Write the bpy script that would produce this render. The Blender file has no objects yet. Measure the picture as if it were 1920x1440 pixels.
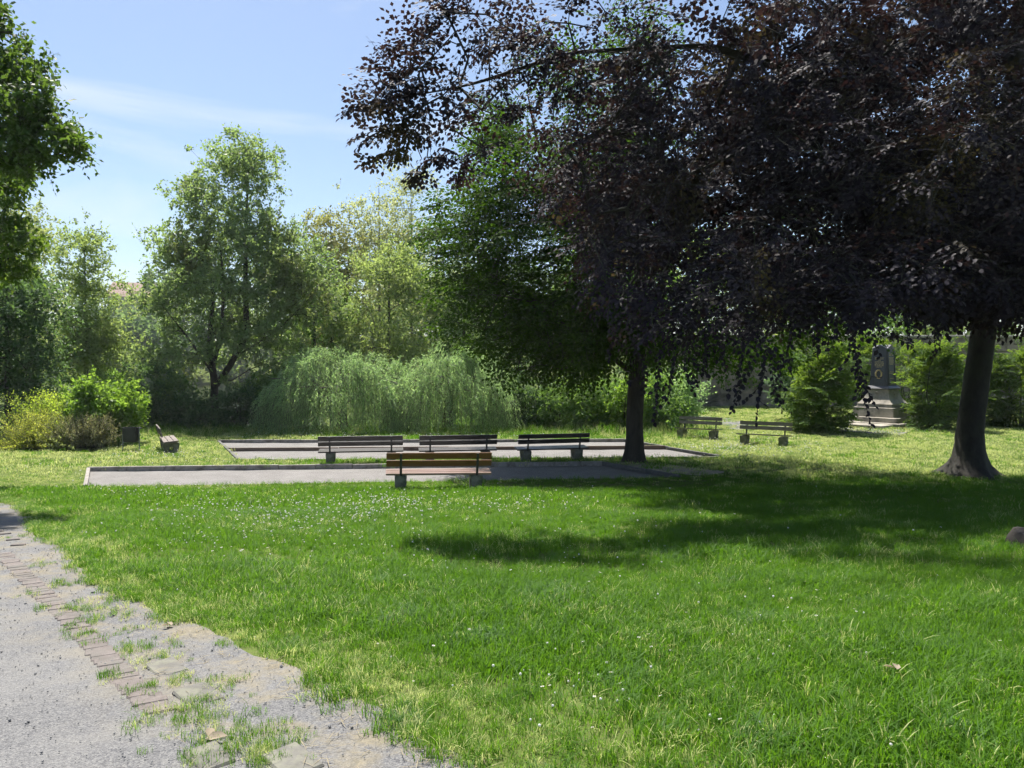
import bpy, bmesh, math, random
import numpy as np
from mathutils import Vector, Matrix

S = bpy.context.scene
COL = S.collection
R = math.radians

# ------------------------------------------------------------------ camera
CAMZ, F, HOR = 3.0, 1442.0, 680.0
PITCH = math.atan((720 - HOR) / F)
cam = bpy.data.cameras.new('camera')
cam.sensor_width = 36; cam.lens = 36 * F / 1920; cam.clip_start = 0.05; cam.clip_end = 3000
camo = bpy.data.objects.new('camera', cam); COL.objects.link(camo)
camo.location = (0, 0, CAMZ); camo.rotation_euler = (math.pi / 2 - PITCH, 0, 0)
S.camera = camo

# ------------------------------------------------------------------ light
SUN_EL, SUN_AZ = R(61), R(-23)
sdir = Vector((math.sin(SUN_AZ) * math.cos(SUN_EL), math.cos(SUN_AZ) * math.cos(SUN_EL), math.sin(SUN_EL)))
W = bpy.data.worlds.new('World'); S.world = W; W.use_nodes = True
wn = W.node_tree
bg = wn.nodes['Background']
sky = wn.nodes.new('ShaderNodeTexSky'); sky.sky_type = 'NISHITA'; sky.sun_disc = False
sky.sun_elevation = SUN_EL; sky.sun_rotation = SUN_AZ; sky.air_density = 1.0; sky.dust_density = 0.9; sky.ozone_density = 2.6
bg.inputs[1].default_value = 0.058
# thin cirrus, drawn over the sky by direction
tc = wn.nodes.new('ShaderNodeTexCoord')
mp = wn.nodes.new('ShaderNodeMapping'); mp.inputs['Scale'].default_value = (1.0, 1.0, 5.5); mp.inputs['Rotation'].default_value = (0.0, R(2), 0)
mp.inputs['Location'].default_value = (5.5, 2.2, 0.4)
nz = wn.nodes.new('ShaderNodeTexNoise'); nz.inputs['Scale'].default_value = 2.1; nz.inputs['Detail'].default_value = 8; nz.inputs['Roughness'].default_value = 0.52; nz.inputs['Distortion'].default_value = 0.5
rp = wn.nodes.new('ShaderNodeValToRGB'); rp.color_ramp.elements[0].position = 0.545; rp.color_ramp.elements[1].position = 0.82
rp.color_ramp.elements[1].color = (0.62, 0.62, 0.62, 1)
mx = wn.nodes.new('ShaderNodeMix'); mx.data_type = 'RGBA'
mx.inputs['B'].default_value = (6.6, 6.9, 7.2, 1)
L_ = wn.links.new
L_(tc.outputs['Generated'], mp.inputs[0]); L_(mp.outputs[0], nz.inputs['Vector']); L_(nz.outputs[0], rp.inputs[0])
L_(rp.outputs[0], mx.inputs['Factor']); L_(sky.outputs[0], mx.inputs['A']); L_(mx.outputs['Result'], bg.inputs[0])

sl = bpy.data.lights.new('sun', 'SUN'); sl.energy = 4.1; sl.angle = R(0.7); sl.color = (1.0, 0.95, 0.86)
so = bpy.data.objects.new('sun', sl); COL.objects.link(so); so.location = (0, 0, 40)
so.rotation_euler = (-sdir).to_track_quat('-Z', 'Y').to_euler()

S.view_settings.view_transform = 'Standard'; S.view_settings.look = 'None'
S.view_settings.gamma = 1.0; S.view_settings.use_curve_mapping = False
S.view_settings.exposure = 1.4
S.render.engine = 'CYCLES'
cy = S.cycles
cy.max_bounces = 8; cy.diffuse_bounces = 5; cy.glossy_bounces = 1; cy.transmission_bounces = 5; cy.transparent_max_bounces = 4
cy.use_denoising = True; cy.caustics_reflective = False; cy.caustics_refractive = False
cy.sample_clamp_indirect = 6; cy.use_adaptive_sampling = True; cy.adaptive_threshold = 0.03

# ------------------------------------------------------------------ helpers
def sstep(a, b, v):
    t = np.clip((np.asarray(v, float) - a) / (b - a), 0, 1); return t * t * (3 - 2 * t)

def Tz(x, y):
    x = np.asarray(x, float); y = np.asarray(y, float)
    p = np.interp(y, [-60, 0, 3, 10, 14, 16.2, 17.8, 19.0, 400], [1.6, 1.45, 1.4, 0.86, 0.5, 0.28, 0.07, 0.06, 0.06])
    p = p + 0.035 * np.sin(x * 0.7 + 1.3) * np.sin(y * 0.55) * sstep(2, 5, y) * (1 - sstep(14, 18, y))
    # pond basin behind the shrubs on the left
    rs = -8 - 0.3 * (y - 38); ls = -20 - 0.6 * (y - 38)
    w = sstep(34.5, 41, y) * sstep(0, 4, rs - x + 2) * sstep(0, 4, x - ls + 2) * (1 - sstep(140, 160, y))
    p = p * (1 - w) - 2.0 * w
    p = p + 8.0 * sstep(146, 175, y) + 0.25 * sstep(33, 46, y) * sstep(4, 9, x) * (1 - sstep(146, 150, y))
    return p

def ray(px, py):
    u, v = (px - 960) / F, (720 - py) / F
    return np.array([u, math.cos(PITCH) + v * math.sin(PITCH), -math.sin(PITCH) + v * math.cos(PITCH)])

def at(px, py, d):
    r = ray(px, py); t = d / r[1]
    return np.array([r[0] * t, d, CAMZ + r[2] * t])

_GD = np.concatenate([np.arange(2.4, 60, 0.02), np.arange(60, 200, 0.5)])
def gp(px, py, off=0.0):
    """where the ray through a pixel meets the terrain"""
    r = ray(px, py); t = _GD / r[1]; x = r[0] * t
    g = Tz(x, _GD) + off; k = int(np.argmax(CAMZ + r[2] * t <= g))
    return np.array([x[k], _GD[k], float(g[k])])

def rnd(seed): return np.random.default_rng(seed)

def prop(o, label=None, cat=None, group=None, kind=None):
    if label: o['label'] = label
    if cat: o['category'] = cat
    if group: o['group'] = group
    if kind: o['kind'] = kind
    return o

def empty(name, loc, rz=0.0):
    o = bpy.data.objects.new(name, None); COL.objects.link(o)
    o.empty_display_size = 0.2; o.location = loc; o.rotation_euler = (0, 0, rz); return o

def link(name, me, mat=None, parent=None):
    o = bpy.data.objects.new(name, me); COL.objects.link(o)
    if mat is not None and not me.materials: me.materials.append(mat)
    if parent is not None: o.parent = parent
    return o

def mesh_np(name, V, Fs, smooth=False):
    """V (n,3), Fs list of (m,k) int arrays"""
    me = bpy.data.meshes.new(name)
    V = np.ascontiguousarray(V, dtype=np.float32)
    Fs = [np.asarray(f, dtype=np.int32) for f in Fs if len(f)]
    loops = np.concatenate([f.ravel() for f in Fs])
    tot = np.concatenate([np.full(len(f), f.shape[1], np.int32) for f in Fs])
    st = np.concatenate([[0], np.cumsum(tot)[:-1]]).astype(np.int32)
    me.vertices.add(len(V)); me.vertices.foreach_set('co', V.ravel())
    me.loops.add(len(loops)); me.loops.foreach_set('vertex_index', loops)
    me.polygons.add(len(tot)); me.polygons.foreach_set('loop_start', st); me.polygons.foreach_set('loop_total', tot)
    if smooth: me.polygons.foreach_set('use_smooth', np.ones(len(tot), bool))
    me.update(calc_edges=True); return me

class MB:
    """collects boxes / prisms / tubes into one mesh"""
    def __init__(s): s.v = []; s.f = []
    def add(s, vs, fs):
        b = len(s.v); s.v += [tuple(map(float, p)) for p in vs]; s.f += [tuple(i + b for i in f) for f in fs]
    def box(s, c, size, M=None, top=None):
        hx, hy, hz = [k / 2 for k in size]; tx, ty = (1, 1) if top is None else top
        vs = [(-hx, -hy, -hz), (hx, -hy, -hz), (hx, hy, -hz), (-hx, hy, -hz), (-hx * tx, -hy * ty, hz), (hx * tx, -hy * ty, hz), (hx * tx, hy * ty, hz), (-hx * tx, hy * ty, hz)]
        vs = [Vector(p) for p in vs]
        if M is not None: vs = [M @ p for p in vs]
        vs = [p + Vector(c) for p in vs]
        s.add(vs, [(3, 2, 1, 0), (4, 5, 6, 7), (0, 1, 5, 4), (1, 2, 6, 5), (2, 3, 7, 6), (3, 0, 4, 7)])
    def tube(s, pts, rad, n=8, cap=True):
        pts = [Vector(p) for p in pts]; rings = []
        for i, p in enumerate(pts):
            d = (pts[min(i + 1, len(pts) - 1)] - pts[max(i - 1, 0)]).normalized()
            a = d.orthogonal().normalized() if abs(d.z) < 0.9 else d.cross(Vector((0, 1, 0))).normalized()
            b = d.cross(a); r = rad[i] if hasattr(rad, '__len__') else rad
            rings.append([p + (a * math.cos(2 * math.pi * k / n) + b * math.sin(2 * math.pi * k / n)) * r for k in range(n)])
        vs = [q for r_ in rings for q in r_]; fs = []
        for i in range(len(pts) - 1):
            for k in range(n):
                fs.append((i * n + k, i * n + (k + 1) % n, (i + 1) * n + (k + 1) % n, (i + 1) * n + k))
        if cap: fs += [tuple(range(n))[::-1], tuple((len(pts) - 1) * n + k for k in range(n))]
        s.add(vs, fs)
    def mesh(s, name='part', bevel=0.0, seg=1, smooth=False):
        me = bpy.data.meshes.new(name); me.from_pydata(s.v, [], s.f)
        if bevel > 0:
            bm = bmesh.new(); bm.from_mesh(me)
            bmesh.ops.remove_doubles(bm, verts=bm.verts, dist=1e-5)
            bmesh.ops.bevel(bm, geom=bm.edges[:], offset=bevel, segments=seg, affect='EDGES', clamp_overlap=True)
            bm.to_mesh(me); bm.free()
        if smooth:
            for p in me.polygons: p.use_smooth = True
        me.update(); return me
    def build(s, name, mat, parent=None, bevel=0.0, seg=1, smooth=False):
        return link(name, s.mesh(name, bevel, seg, smooth), mat, parent)

# ------------------------------------------------------------------ materials
def nodes_of(name):
    m = bpy.data.materials.new(name); m.use_nodes = True
    nt = m.node_tree; b = nt.nodes['Principled BSDF']; return m, nt, b

def noise(nt, scale, detail=4, rough=0.55, coord='Object', stretch=None, dist=0.0):
    t = nt.nodes.new('ShaderNodeTexCoord'); n = nt.nodes.new('ShaderNodeTexNoise')
    n.inputs['Scale'].default_value = scale; n.inputs['Detail'].default_value = detail; n.inputs['Roughness'].default_value = rough; n.inputs['Distortion'].default_value = dist
    if coord == 'World':
        g = nt.nodes.new('ShaderNodeNewGeometry'); src = g.outputs['Position']
    else: src = t.outputs[coord]
    if stretch:
        mpn = nt.nodes.new('ShaderNodeMapping'); mpn.inputs['Scale'].default_value = stretch
        nt.links.new(src, mpn.inputs[0]); src = mpn.outputs[0]
    nt.links.new(src, n.inputs['Vector']); return n.outputs[0]

def ramp(nt, fac, stops):
    r = nt.nodes.new('ShaderNodeValToRGB'); cr = r.color_ramp
    while len(cr.elements) < len(stops): cr.elements.new(0.5)
    for e, (p, c) in zip(cr.elements, stops): e.position = p; e.color = (*c, 1) if len(c) == 3 else c
    nt.links.new(fac, r.inputs[0]); return r.outputs[0]

def mixc(nt, fac, a, b, mode='MIX'):
    m = nt.nodes.new('ShaderNodeMix'); m.data_type = 'RGBA'; m.blend_type = mode
    for k, v in (('Factor', fac), ('A', a), ('B', b)):
        if hasattr(v, 'is_output'): nt.links.new(v, m.inputs[k])
        elif k == 'Factor': m.inputs[k].default_value = v
        else: m.inputs[k].default_value = (*v, 1)
    return m.outputs['Result']

def bump(nt, b, h, strength=0.3, dist=0.02):
    bn = nt.nodes.new('ShaderNodeBump'); bn.inputs['Strength'].default_value = strength; bn.inputs['Distance'].default_value = dist
    nt.links.new(h, bn.inputs['Height']); nt.links.new(bn.outputs[0], b.inputs['Normal'])

def stone_mat(name, c1, c2, scale=6, rough=0.9, bs=0.35, bd=0.01, coord='Object', stain=None):
    m, nt, b = nodes_of(name)
    n = noise(nt, scale, 6, 0.65, coord); col = ramp(nt, n, [(0.3, c1), (0.7, c2)])
    if stain:
        n2 = noise(nt, scale * 0.35, 4, 0.7, coord); col = mixc(nt, ramp(nt, n2, [(0.48, (0, 0, 0)), (0.66, (1, 1, 1))]), col, stain)
    oi = nt.nodes.new('ShaderNodeObjectInfo')
    col = mixc(nt, 1.0, col, ramp(nt, oi.outputs['Random'], [(0, (0.82, 0.82, 0.82)), (1, (1.0, 1.0, 1.0))]), 'MULTIPLY')
    nt.links.new(col, b.inputs['Base Color']); b.inputs['Roughness'].default_value = rough
    bump(nt, b, noise(nt, scale * 5, 5, 0.7, coord), bs, bd); return m

def wood_mat(name, c1, c2, rough=0.6, spec=0.5, bs=0.2):
    m, nt, b = nodes_of(name)
    g = noise(nt, 5, 6, 0.6, 'Object', (0.6, 14, 14), 0.6)
    col = ramp(nt, g, [(0.3, c1), (0.7, c2)])
    k = noise(nt, 2.5, 3, 0.5, 'Object', (1, 3, 3)); col = mixc(nt, ramp(nt, k, [(0.62, (0, 0, 0)), (0.75, (0.6, 0.6, 0.6))]), col, tuple(v * 0.5 for v in c1))
    nt.links.new(col, b.inputs['Base Color']); b.inputs['Roughness'].default_value = rough
    b.inputs['Specular IOR Level'].default_value = spec
    bump(nt, b, g, bs, 0.006); return m

def leaf_mat(name, c1, c2, t1, t2, tfac=0.4, rough=0.45, spec=0.5, accent=None, gain=(1.5, 1.5)):
    """c: reflected colours, t: colours of light shining through"""
    rough = min(0.75, rough + 0.15); spec *= 0.45; tfac = min(0.5, tfac + 0.06)
    k1, k2 = gain
    c1, c2 = [tuple(min(0.85, v * k1) for v in c) for c in (c1, c2)]; t1, t2 = [tuple(min(0.85, v * k2) for v in c) for c in (t1, t2)]
    m, nt, b = nodes_of(name)
    g = nt.nodes.new('ShaderNodeNewGeometry'); rr = g.outputs['Random Per Island']
    col = ramp(nt, rr, [(0, c1), (1, c2)]); tcol = ramp(nt, rr, [(0, t1), (1, t2)])
    if accent:
        f = ramp(nt, noise(nt, accent[1], 3, 0.5, 'World'), [(accent[2], (0, 0, 0)), (accent[2] + 0.12, (1, 1, 1))])
        col = mixc(nt, f, col, accent[0]); tcol = mixc(nt, f, tcol, tuple(min(1, v * 2.0) for v in accent[0]))
    nt.links.new(col, b.inputs['Base Color']); b.inputs['Roughness'].default_value = rough; b.inputs['Specular IOR Level'].default_value = spec
    tr = nt.nodes.new('ShaderNodeBsdfTranslucent'); nt.links.new(tcol, tr.inputs[0])
    mxs = nt.nodes.new('ShaderNodeMixShader'); mxs.inputs[0].default_value = tfac
    nt.links.new(b.outputs[0], mxs.inputs[1]); nt.links.new(tr.outputs[0], mxs.inputs[2])
    nt.links.new(mxs.outputs[0], nt.nodes['Material Output'].inputs[0]); return m

def bark_mat(name, c1, c2, scale=9, stretch=(1, 1, 0.25), bs=0.6, bd=0.02, moss=None):
    m, nt, b = nodes_of(name)
    n = noise(nt, scale, 6, 0.65, 'World', stretch, 0.4); col = ramp(nt, n, [(0.3, c1), (0.72, c2)])
    if moss:
        col = mixc(nt, ramp(nt, noise(nt, 1.7, 4, 0.6, 'World'), [(0.5, (0, 0, 0)), (0.7, (0.8, 0.8, 0.8))]), col, moss)
    nt.links.new(col, b.inputs['Base Color']); b.inputs['Roughness'].default_value = 0.9
    bump(nt, b, n, bs, bd); return m

M = {}
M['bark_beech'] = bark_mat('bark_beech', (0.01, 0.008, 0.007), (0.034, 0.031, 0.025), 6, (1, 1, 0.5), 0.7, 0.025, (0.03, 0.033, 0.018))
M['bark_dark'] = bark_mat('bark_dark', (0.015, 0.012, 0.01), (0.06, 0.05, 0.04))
M['bark_grey'] = bark_mat('bark_grey', (0.06, 0.05, 0.04), (0.16, 0.14, 0.11))
M['leaf_purple'] = leaf_mat('leaf_purple', (0.02, 0.018, 0.029), (0.038, 0.031, 0.046), (0.045, 0.019, 0.02), (0.08, 0.04, 0.028), 0.28, 0.5, 0.4, ((0.055, 0.045, 0.015), 0.5, 0.58), (0.9, 0.55))
M['leaf_horn'] = leaf_mat('leaf_horn', (0.032, 0.072, 0.014), (0.055, 0.105, 0.02), (0.07, 0.17, 0.01), (0.14, 0.27, 0.02), 0.36, 0.55, 0.25, None, (0.85, 0.7))
M['leaf_oak'] = leaf_mat('leaf_oak', (0.04, 0.085, 0.02), (0.07, 0.13, 0.03), (0.12, 0.22, 0.02), (0.19, 0.3, 0.04), 0.4, 0.4, 0.7, None, (1.05, 0.85))
M['leaf_chest'] = leaf_mat('leaf_chest', (0.05, 0.11, 0.02), (0.09, 0.16, 0.03), (0.15, 0.27, 0.02), (0.24, 0.35, 0.04), 0.4, 0.45, 0.5, None, (1, 0.9))
M['leaf_alder'] = leaf_mat('leaf_alder', (0.075, 0.11, 0.055), (0.115, 0.15, 0.075), (0.17, 0.26, 0.06), (0.26, 0.35, 0.09), 0.42, 0.38, 0.9, ((0.12, 0.145, 0.04), 0.35, 0.55))
M['leaf_lime'] = leaf_mat('leaf_lime', (0.10, 0.13, 0.05), (0.16, 0.19, 0.07), (0.22, 0.28, 0.07), (0.34, 0.38, 0.12), 0.42, 0.5, 0.4)
M['leaf_yellow'] = leaf_mat('leaf_yellow', (0.09, 0.125, 0.045), (0.135, 0.175, 0.065), (0.2, 0.28, 0.06), (0.31, 0.38, 0.1), 0.45, 0.5, 0.4)
M['leaf_gold'] = leaf_mat('leaf_gold', (0.115, 0.125, 0.05), (0.17, 0.165, 0.07), (0.24, 0.26, 0.07), (0.33, 0.33, 0.1), 0.42, 0.5, 0.4)
M['leaf_pale'] = leaf_mat('leaf_pale', (0.14, 0.16, 0.08), (0.2, 0.21, 0.10), (0.3, 0.34, 0.12), (0.42, 0.44, 0.18), 0.42, 0.5, 0.4)
M['leaf_dark'] = leaf_mat('leaf_dark', (0.03, 0.06, 0.03), (0.055, 0.10, 0.045), (0.07, 0.13, 0.03), (0.12, 0.2, 0.05), 0.38, 0.42, 0.5)
M['leaf_far'] = leaf_mat('leaf_far', (0.05, 0.085, 0.045), (0.08, 0.12, 0.06), (0.1, 0.17, 0.05), (0.16, 0.24, 0.07), 0.38, 0.55, 0.4)
M['leaf_willow'] = leaf_mat('leaf_willow', (0.12, 0.19, 0.085), (0.2, 0.27, 0.13), (0.24, 0.4, 0.12), (0.38, 0.52, 0.18), 0.4, 0.4, 0.6, None, (1.45, 1.4))
M['leaf_shrub'] = leaf_mat('leaf_shrub', (0.04, 0.085, 0.03), (0.075, 0.13, 0.045), (0.12, 0.22, 0.03), (0.2, 0.32, 0.05), 0.4, 0.4, 0.5)
M['leaf_bright'] = leaf_mat('leaf_bright', (0.06, 0.12, 0.018), (0.10, 0.175, 0.03), (0.18, 0.32, 0.03), (0.28, 0.42, 0.05), 0.44, 0.38, 0.6, None, (1.25, 1.25))
M['leaf_forsy'] = leaf_mat('leaf_forsy', (0.12, 0.155, 0.025), (0.19, 0.21, 0.04), (0.4, 0.46, 0.05), (0.55, 0.56, 0.09), 0.45, 0.5, 0.4, None, (1.7, 1.3))
M['leaf_forsy2'] = leaf_mat('leaf_forsy2', (0.13, 0.19, 0.025), (0.19, 0.25, 0.04), (0.4, 0.55, 0.04), (0.55, 0.65, 0.08), 0.45, 0.5, 0.4, None, (1.7, 1.3))
M['leaf_brown'] = leaf_mat('leaf_brown', (0.10, 0.12, 0.05), (0.17, 0.165, 0.08), (0.26, 0.27, 0.09), (0.38, 0.34, 0.14), 0.4, 0.55, 0.4, None, (1.7, 1.5))
M['leaf_yew'] = leaf_mat('leaf_yew', (0.05, 0.10, 0.02), (0.085, 0.15, 0.03), (0.14, 0.24, 0.02), (0.25, 0.36, 0.045), 0.38, 0.5, 0.3, None, (1.0, 1.0))
M['leaf_red'] = leaf_mat('leaf_red', (0.09, 0.03, 0.02), (0.14, 0.05, 0.03), (0.3, 0.07, 0.03), (0.4, 0.12, 0.04), 0.4, 0.5, 0.4)

def lawn_mat():
    m, nt, b = nodes_of('lawn_soil')
    n = noise(nt, 1.2, 6, 0.6, 'World'); n2 = noise(nt, 30, 4, 0.6, 'World')
    col = ramp(nt, n, [(0.3, (0.075, 0.11, 0.024)), (0.7, (0.115, 0.15, 0.042))])
    col = mixc(nt, ramp(nt, n2, [(0.5, (0, 0, 0)), (0.75, (0.7, 0.7, 0.7))]), col, (0.13, 0.125, 0.06))
    nt.links.new(col, b.inputs['Base Color']); b.inputs['Roughness'].default_value = 0.95; b.inputs['Specular IOR Level'].default_value = 0.058
    bump(nt, b, n2, 0.6, 0.04); return m
M['lawn'] = lawn_mat()

def grass_mat(name, a, b_, ta, tb, tint):
    m, nt, b = nodes_of(name)
    oi = nt.nodes.new('ShaderNodeObjectInfo')
    n = noise(nt, 0.45, 4, 0.6, 'World')
    fac = nt.nodes.new('ShaderNodeMath'); fac.operation = 'MULTIPLY_ADD'; fac.inputs[1].default_value = 0.45
    nt.links.new(oi.outputs['Random'], fac.inputs[0])
    sc = nt.nodes.new('ShaderNodeMath'); sc.operation = 'MULTIPLY'; sc.inputs[1].default_value = 0.6; nt.links.new(n, sc.inputs[0]); nt.links.new(sc.outputs[0], fac.inputs[2])
    col = ramp(nt, fac.outputs[0], [(0.15, a), (0.85, b_)]); tcol = ramp(nt, fac.outputs[0], [(0.15, ta), (0.85, tb)])
    f2 = ramp(nt, noise(nt, 1.6, 3, 0.5, 'World'), [(0.56, (0, 0, 0)), (0.7, (0.8, 0.8, 0.8))])
    col = mixc(nt, f2, col, tint)
    nt.links.new(col, b.inputs['Base Color']); b.inputs['Roughness'].default_value = 0.6; b.inputs['Specular IOR Level'].default_value = 0.2
    tr = nt.nodes.new('ShaderNodeBsdfTranslucent'); nt.links.new(tcol, tr.inputs[0])
    mxs = nt.nodes.new('ShaderNodeMixShader'); mxs.inputs[0].default_value = 0.4
    nt.links.new(b.outputs[0], mxs.inputs[1]); nt.links.new(tr.outputs[0], mxs.inputs[2])
    nt.links.new(mxs.outputs[0], nt.nodes['Material Output'].inputs[0]); return m
M['grass'] = grass_mat('grass', (0.04, 0.11, 0.008), (0.082, 0.175, 0.014), (0.12, 0.31, 0.008), (0.23, 0.46, 0.02), (0.085, 0.16, 0.055))
M['grass_dry_sunlit'] = grass_mat('grass_dry_sunlit', (0.3, 0.36, 0.105), (0.46, 0.5, 0.2), (0.62, 0.7, 0.18), (0.76, 0.8, 0.33), (0.46, 0.48, 0.26))  # dry grass, its colour raised to carry full-sun brightness as well
M['straw'] = leaf_mat('straw', (0.26, 0.22, 0.14), (0.42, 0.36, 0.24), (0.3, 0.25, 0.14), (0.4, 0.33, 0.2), 0.2, 0.6, 0.3, None, (0.85, 0.8))

def gravel_mat(name, c1, c2, c3, verge=False):
    m, nt, b = nodes_of(name)
    g = nt.nodes.new('ShaderNodeNewGeometry')
    v = nt.nodes.new('ShaderNodeTexVoronoi'); v.inputs['Scale'].default_value = 130; nt.links.new(g.outputs['Position'], v.inputs['Vector'])
    col = ramp(nt, v.outputs['Color'], [(0.0, c1), (0.5, c2), (1.0, c3)])
    n = noise(nt, 1.3, 5, 0.65, 'World'); col = mixc(nt, ramp(nt, n, [(0.4, (0, 0, 0)), (0.68, (0.65, 0.65, 0.65))]), col, tuple(k * 1.05 for k in c3))
    nf = noise(nt, 260, 2, 0.6, 'World'); col = mixc(nt, 0.7, col, ramp(nt, nf, [(0.3, (0.45, 0.45, 0.46)), (0.7, (1.25, 1.25, 1.25))]), 'MULTIPLY')
    if verge:
        at_ = nt.nodes.new('ShaderNodeAttribute'); at_.attribute_name = 'verge'
        ns = noise(nt, 2.6, 6, 0.7, 'World'); mth = nt.nodes.new('ShaderNodeMath'); mth.operation = 'MULTIPLY'
        nt.links.new(at_.outputs['Fac'], mth.inputs[0]); nt.links.new(ramp(nt, ns, [(0.45, (0, 0, 0)), (0.62, (0.85, 0.85, 0.85))]), mth.inputs[1])
        fine = noise(nt, 60, 4, 0.7, 'World', (1, 0.35, 1))
        col = mixc(nt, mth.outputs[0], col, ramp(nt, fine, [(0.3, (0.13, 0.115, 0.08)), (0.7, (0.26, 0.225, 0.16))]))
    nt.links.new(col, b.inputs['Base Color']); b.inputs['Roughness'].default_value = 0.9; b.inputs['Specular IOR Level'].default_value = 0.25
    bump(nt, b, v.outputs['Distance'], 0.5, 0.008); return m
M['gravel'] = gravel_mat('gravel', (0.075, 0.075, 0.082), (0.15, 0.15, 0.154), (0.23, 0.227, 0.222), True)
M['court'] = gravel_mat('court_gravel', (0.128, 0.12, 0.115), (0.186, 0.176, 0.17), (0.245, 0.235, 0.228))
M['pebble'] = stone_mat('pebble', (0.15, 0.15, 0.154), (0.26, 0.257, 0.252), 60)
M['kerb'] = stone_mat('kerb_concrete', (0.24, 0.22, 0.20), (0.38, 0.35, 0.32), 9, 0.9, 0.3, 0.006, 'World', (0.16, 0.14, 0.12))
M['kerb_shaded'] = stone_mat('kerb_shaded', (0.07, 0.07, 0.07), (0.14, 0.135, 0.13), 9, 0.85, 0.3, 0.006, 'World')  # same concrete with the shade of the inner faces put into its colour
M['board'] = wood_mat('old_board', (0.11, 0.075, 0.055), (0.2, 0.15, 0.12), 0.85)
M['brick'] = stone_mat('brick', (0.13, 0.11, 0.1), (0.21, 0.182, 0.17), 14, 0.92, 0.6, 0.008, 'World', (0.15, 0.14, 0.125))
M['slab'] = stone_mat('slab', (0.11, 0.105, 0.093), (0.17, 0.163, 0.145), 14, 0.92, 0.4, 0.004, 'World', (0.2, 0.2, 0.15))
M['concrete'] = stone_mat('bench_concrete', (0.13, 0.125, 0.10), (0.27, 0.26, 0.22), 7, 0.95, 0.6, 0.01, 'Object', (0.09, 0.10, 0.06))
M['sandstone'] = stone_mat('sandstone', (0.27, 0.245, 0.2), (0.44, 0.4, 0.34), 3, 0.9, 0.4, 0.01, 'World', (0.18, 0.165, 0.14))
M['wallstone'] = stone_mat('wallstone', (0.2, 0.16, 0.125), (0.38, 0.31, 0.26), 2, 0.95, 0.7, 0.04, 'World', (0.13, 0.12, 0.085))
M['mortar'] = stone_mat('mortar', (0.2, 0.18, 0.15), (0.3, 0.27, 0.23), 5, 0.95, 0.4, 0.02, 'World')
M['wood_orange'] = wood_mat('varnished_wood', (0.12, 0.042, 0.012), (0.2, 0.078, 0.022), 0.38, 0.5, 0.15)
M['wood_seat'] = wood_mat('red_varnish_glare', (0.2, 0.12, 0.095), (0.3, 0.2, 0.17), 0.3, 0.7, 0.12)  # reddish varnish paled: whitish glare on the seat put into the colour
M['wood_dark_shaded'] = wood_mat('dark_shaded_wood', (0.02, 0.014, 0.016), (0.045, 0.034, 0.034), 0.42, 0.6)  # dark weathered wood, shade on the bench backs included in the colour
M['wood_grey'] = wood_mat('grey_wood', (0.11, 0.105, 0.085), (0.22, 0.205, 0.17), 0.75, 0.3)
M['wood_brown'] = wood_mat('weathered_brown', (0.11, 0.085, 0.075), (0.2, 0.165, 0.15), 0.6, 0.4)
def plain(name, c, rough, metal=0.0, n=8):
    m, nt, b = nodes_of(name); col = ramp(nt, noise(nt, n, 5, 0.6), [(0.3, tuple(k * 0.75 for k in c)), (0.7, tuple(k * 1.2 for k in c))])
    nt.links.new(col, b.inputs['Base Color']); b.inputs['Roughness'].default_value = rough; b.inputs['Metallic'].default_value = metal; return m
M['iron'] = plain('dark_iron', (0.05, 0.05, 0.052), 0.5, 0.4)
M['bin'] = plain('bin_plastic', (0.014, 0.016, 0.022), 0.5)
M['steel'] = plain('galvanised', (0.26, 0.27, 0.28), 0.5, 0.6)
M['granite'] = plain('dark_granite', (0.055, 0.056, 0.07), 0.35, 0, 40)
M['gold'] = plain('gold_paint', (0.55, 0.42, 0.2), 0.45, 0.3)
M['white_flower'] = leaf_mat('white_flower', (0.72, 0.72, 0.68), (0.82, 0.82, 0.8), (0.6, 0.6, 0.56), (0.7, 0.7, 0.68), 0.3, 0.6, 0.2, None, (1, 1))
M['plaster'] = plain('plaster', (0.6, 0.55, 0.48), 0.9)
M['tile'] = plain('roof_tile', (0.3, 0.2, 0.165), 0.85, 0, 3)
M['redbrick'] = plain('chimney_brick', (0.36, 0.16, 0.12), 0.9)
M['greybrick'] = plain('slate_clad', (0.13, 0.14, 0.16), 0.8)
M['glass'] = plain('window_glass', (0.04, 0.05, 0.06), 0.1)
def water_mat():
    m, nt, b = nodes_of('pond_water')
    b.inputs['Base Color'].default_value = (0.02, 0.03, 0.022, 1); b.inputs['Roughness'].default_value = 0.06; b.inputs['Specular IOR Level'].default_value = 0.6
    bump(nt, b, noise(nt, 1.4, 4, 0.6, 'World', (0.5, 1.4, 1)), 0.25, 0.08); return m
M['water'] = water_mat()
M['deadleaf'] = leaf_mat('dead_leaf', (0.4, 0.33, 0.24), (0.5, 0.42, 0.32), (0.3, 0.24, 0.15), (0.4, 0.3, 0.2), 0.25, 0.6, 0.3, None, (0.8, 0.8))

# ------------------------------------------------------------------ ground
def quad_px(pts, z):
    out = []
    for px, py in pts:
        r = ray(px, py); t = (z - CAMZ) / r[2]; out.append(np.array([r[0] * t, r[1] * t]))
    return out
COURT_A = quad_px([(160, 918), (1275, 899), (1130, 873), (166, 884)], 0.0)      # near court: FL FR BR BL
COURT_B = quad_px([(447, 866), (1350, 861), (1170, 829), (410, 831)], 0.0)      # far court

def inside(q, x, y, grow=0.0):
    x = np.asarray(x); ok = np.ones(x.shape, bool)
    for i in range(4):
        a, b = q[i], q[(i + 1) % 4]; e = b - a; L = np.hypot(*e)
        ok &= ((e[0] * (y - a[1]) - e[1] * (x - a[0])) / L) > -grow
    return ok

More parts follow.
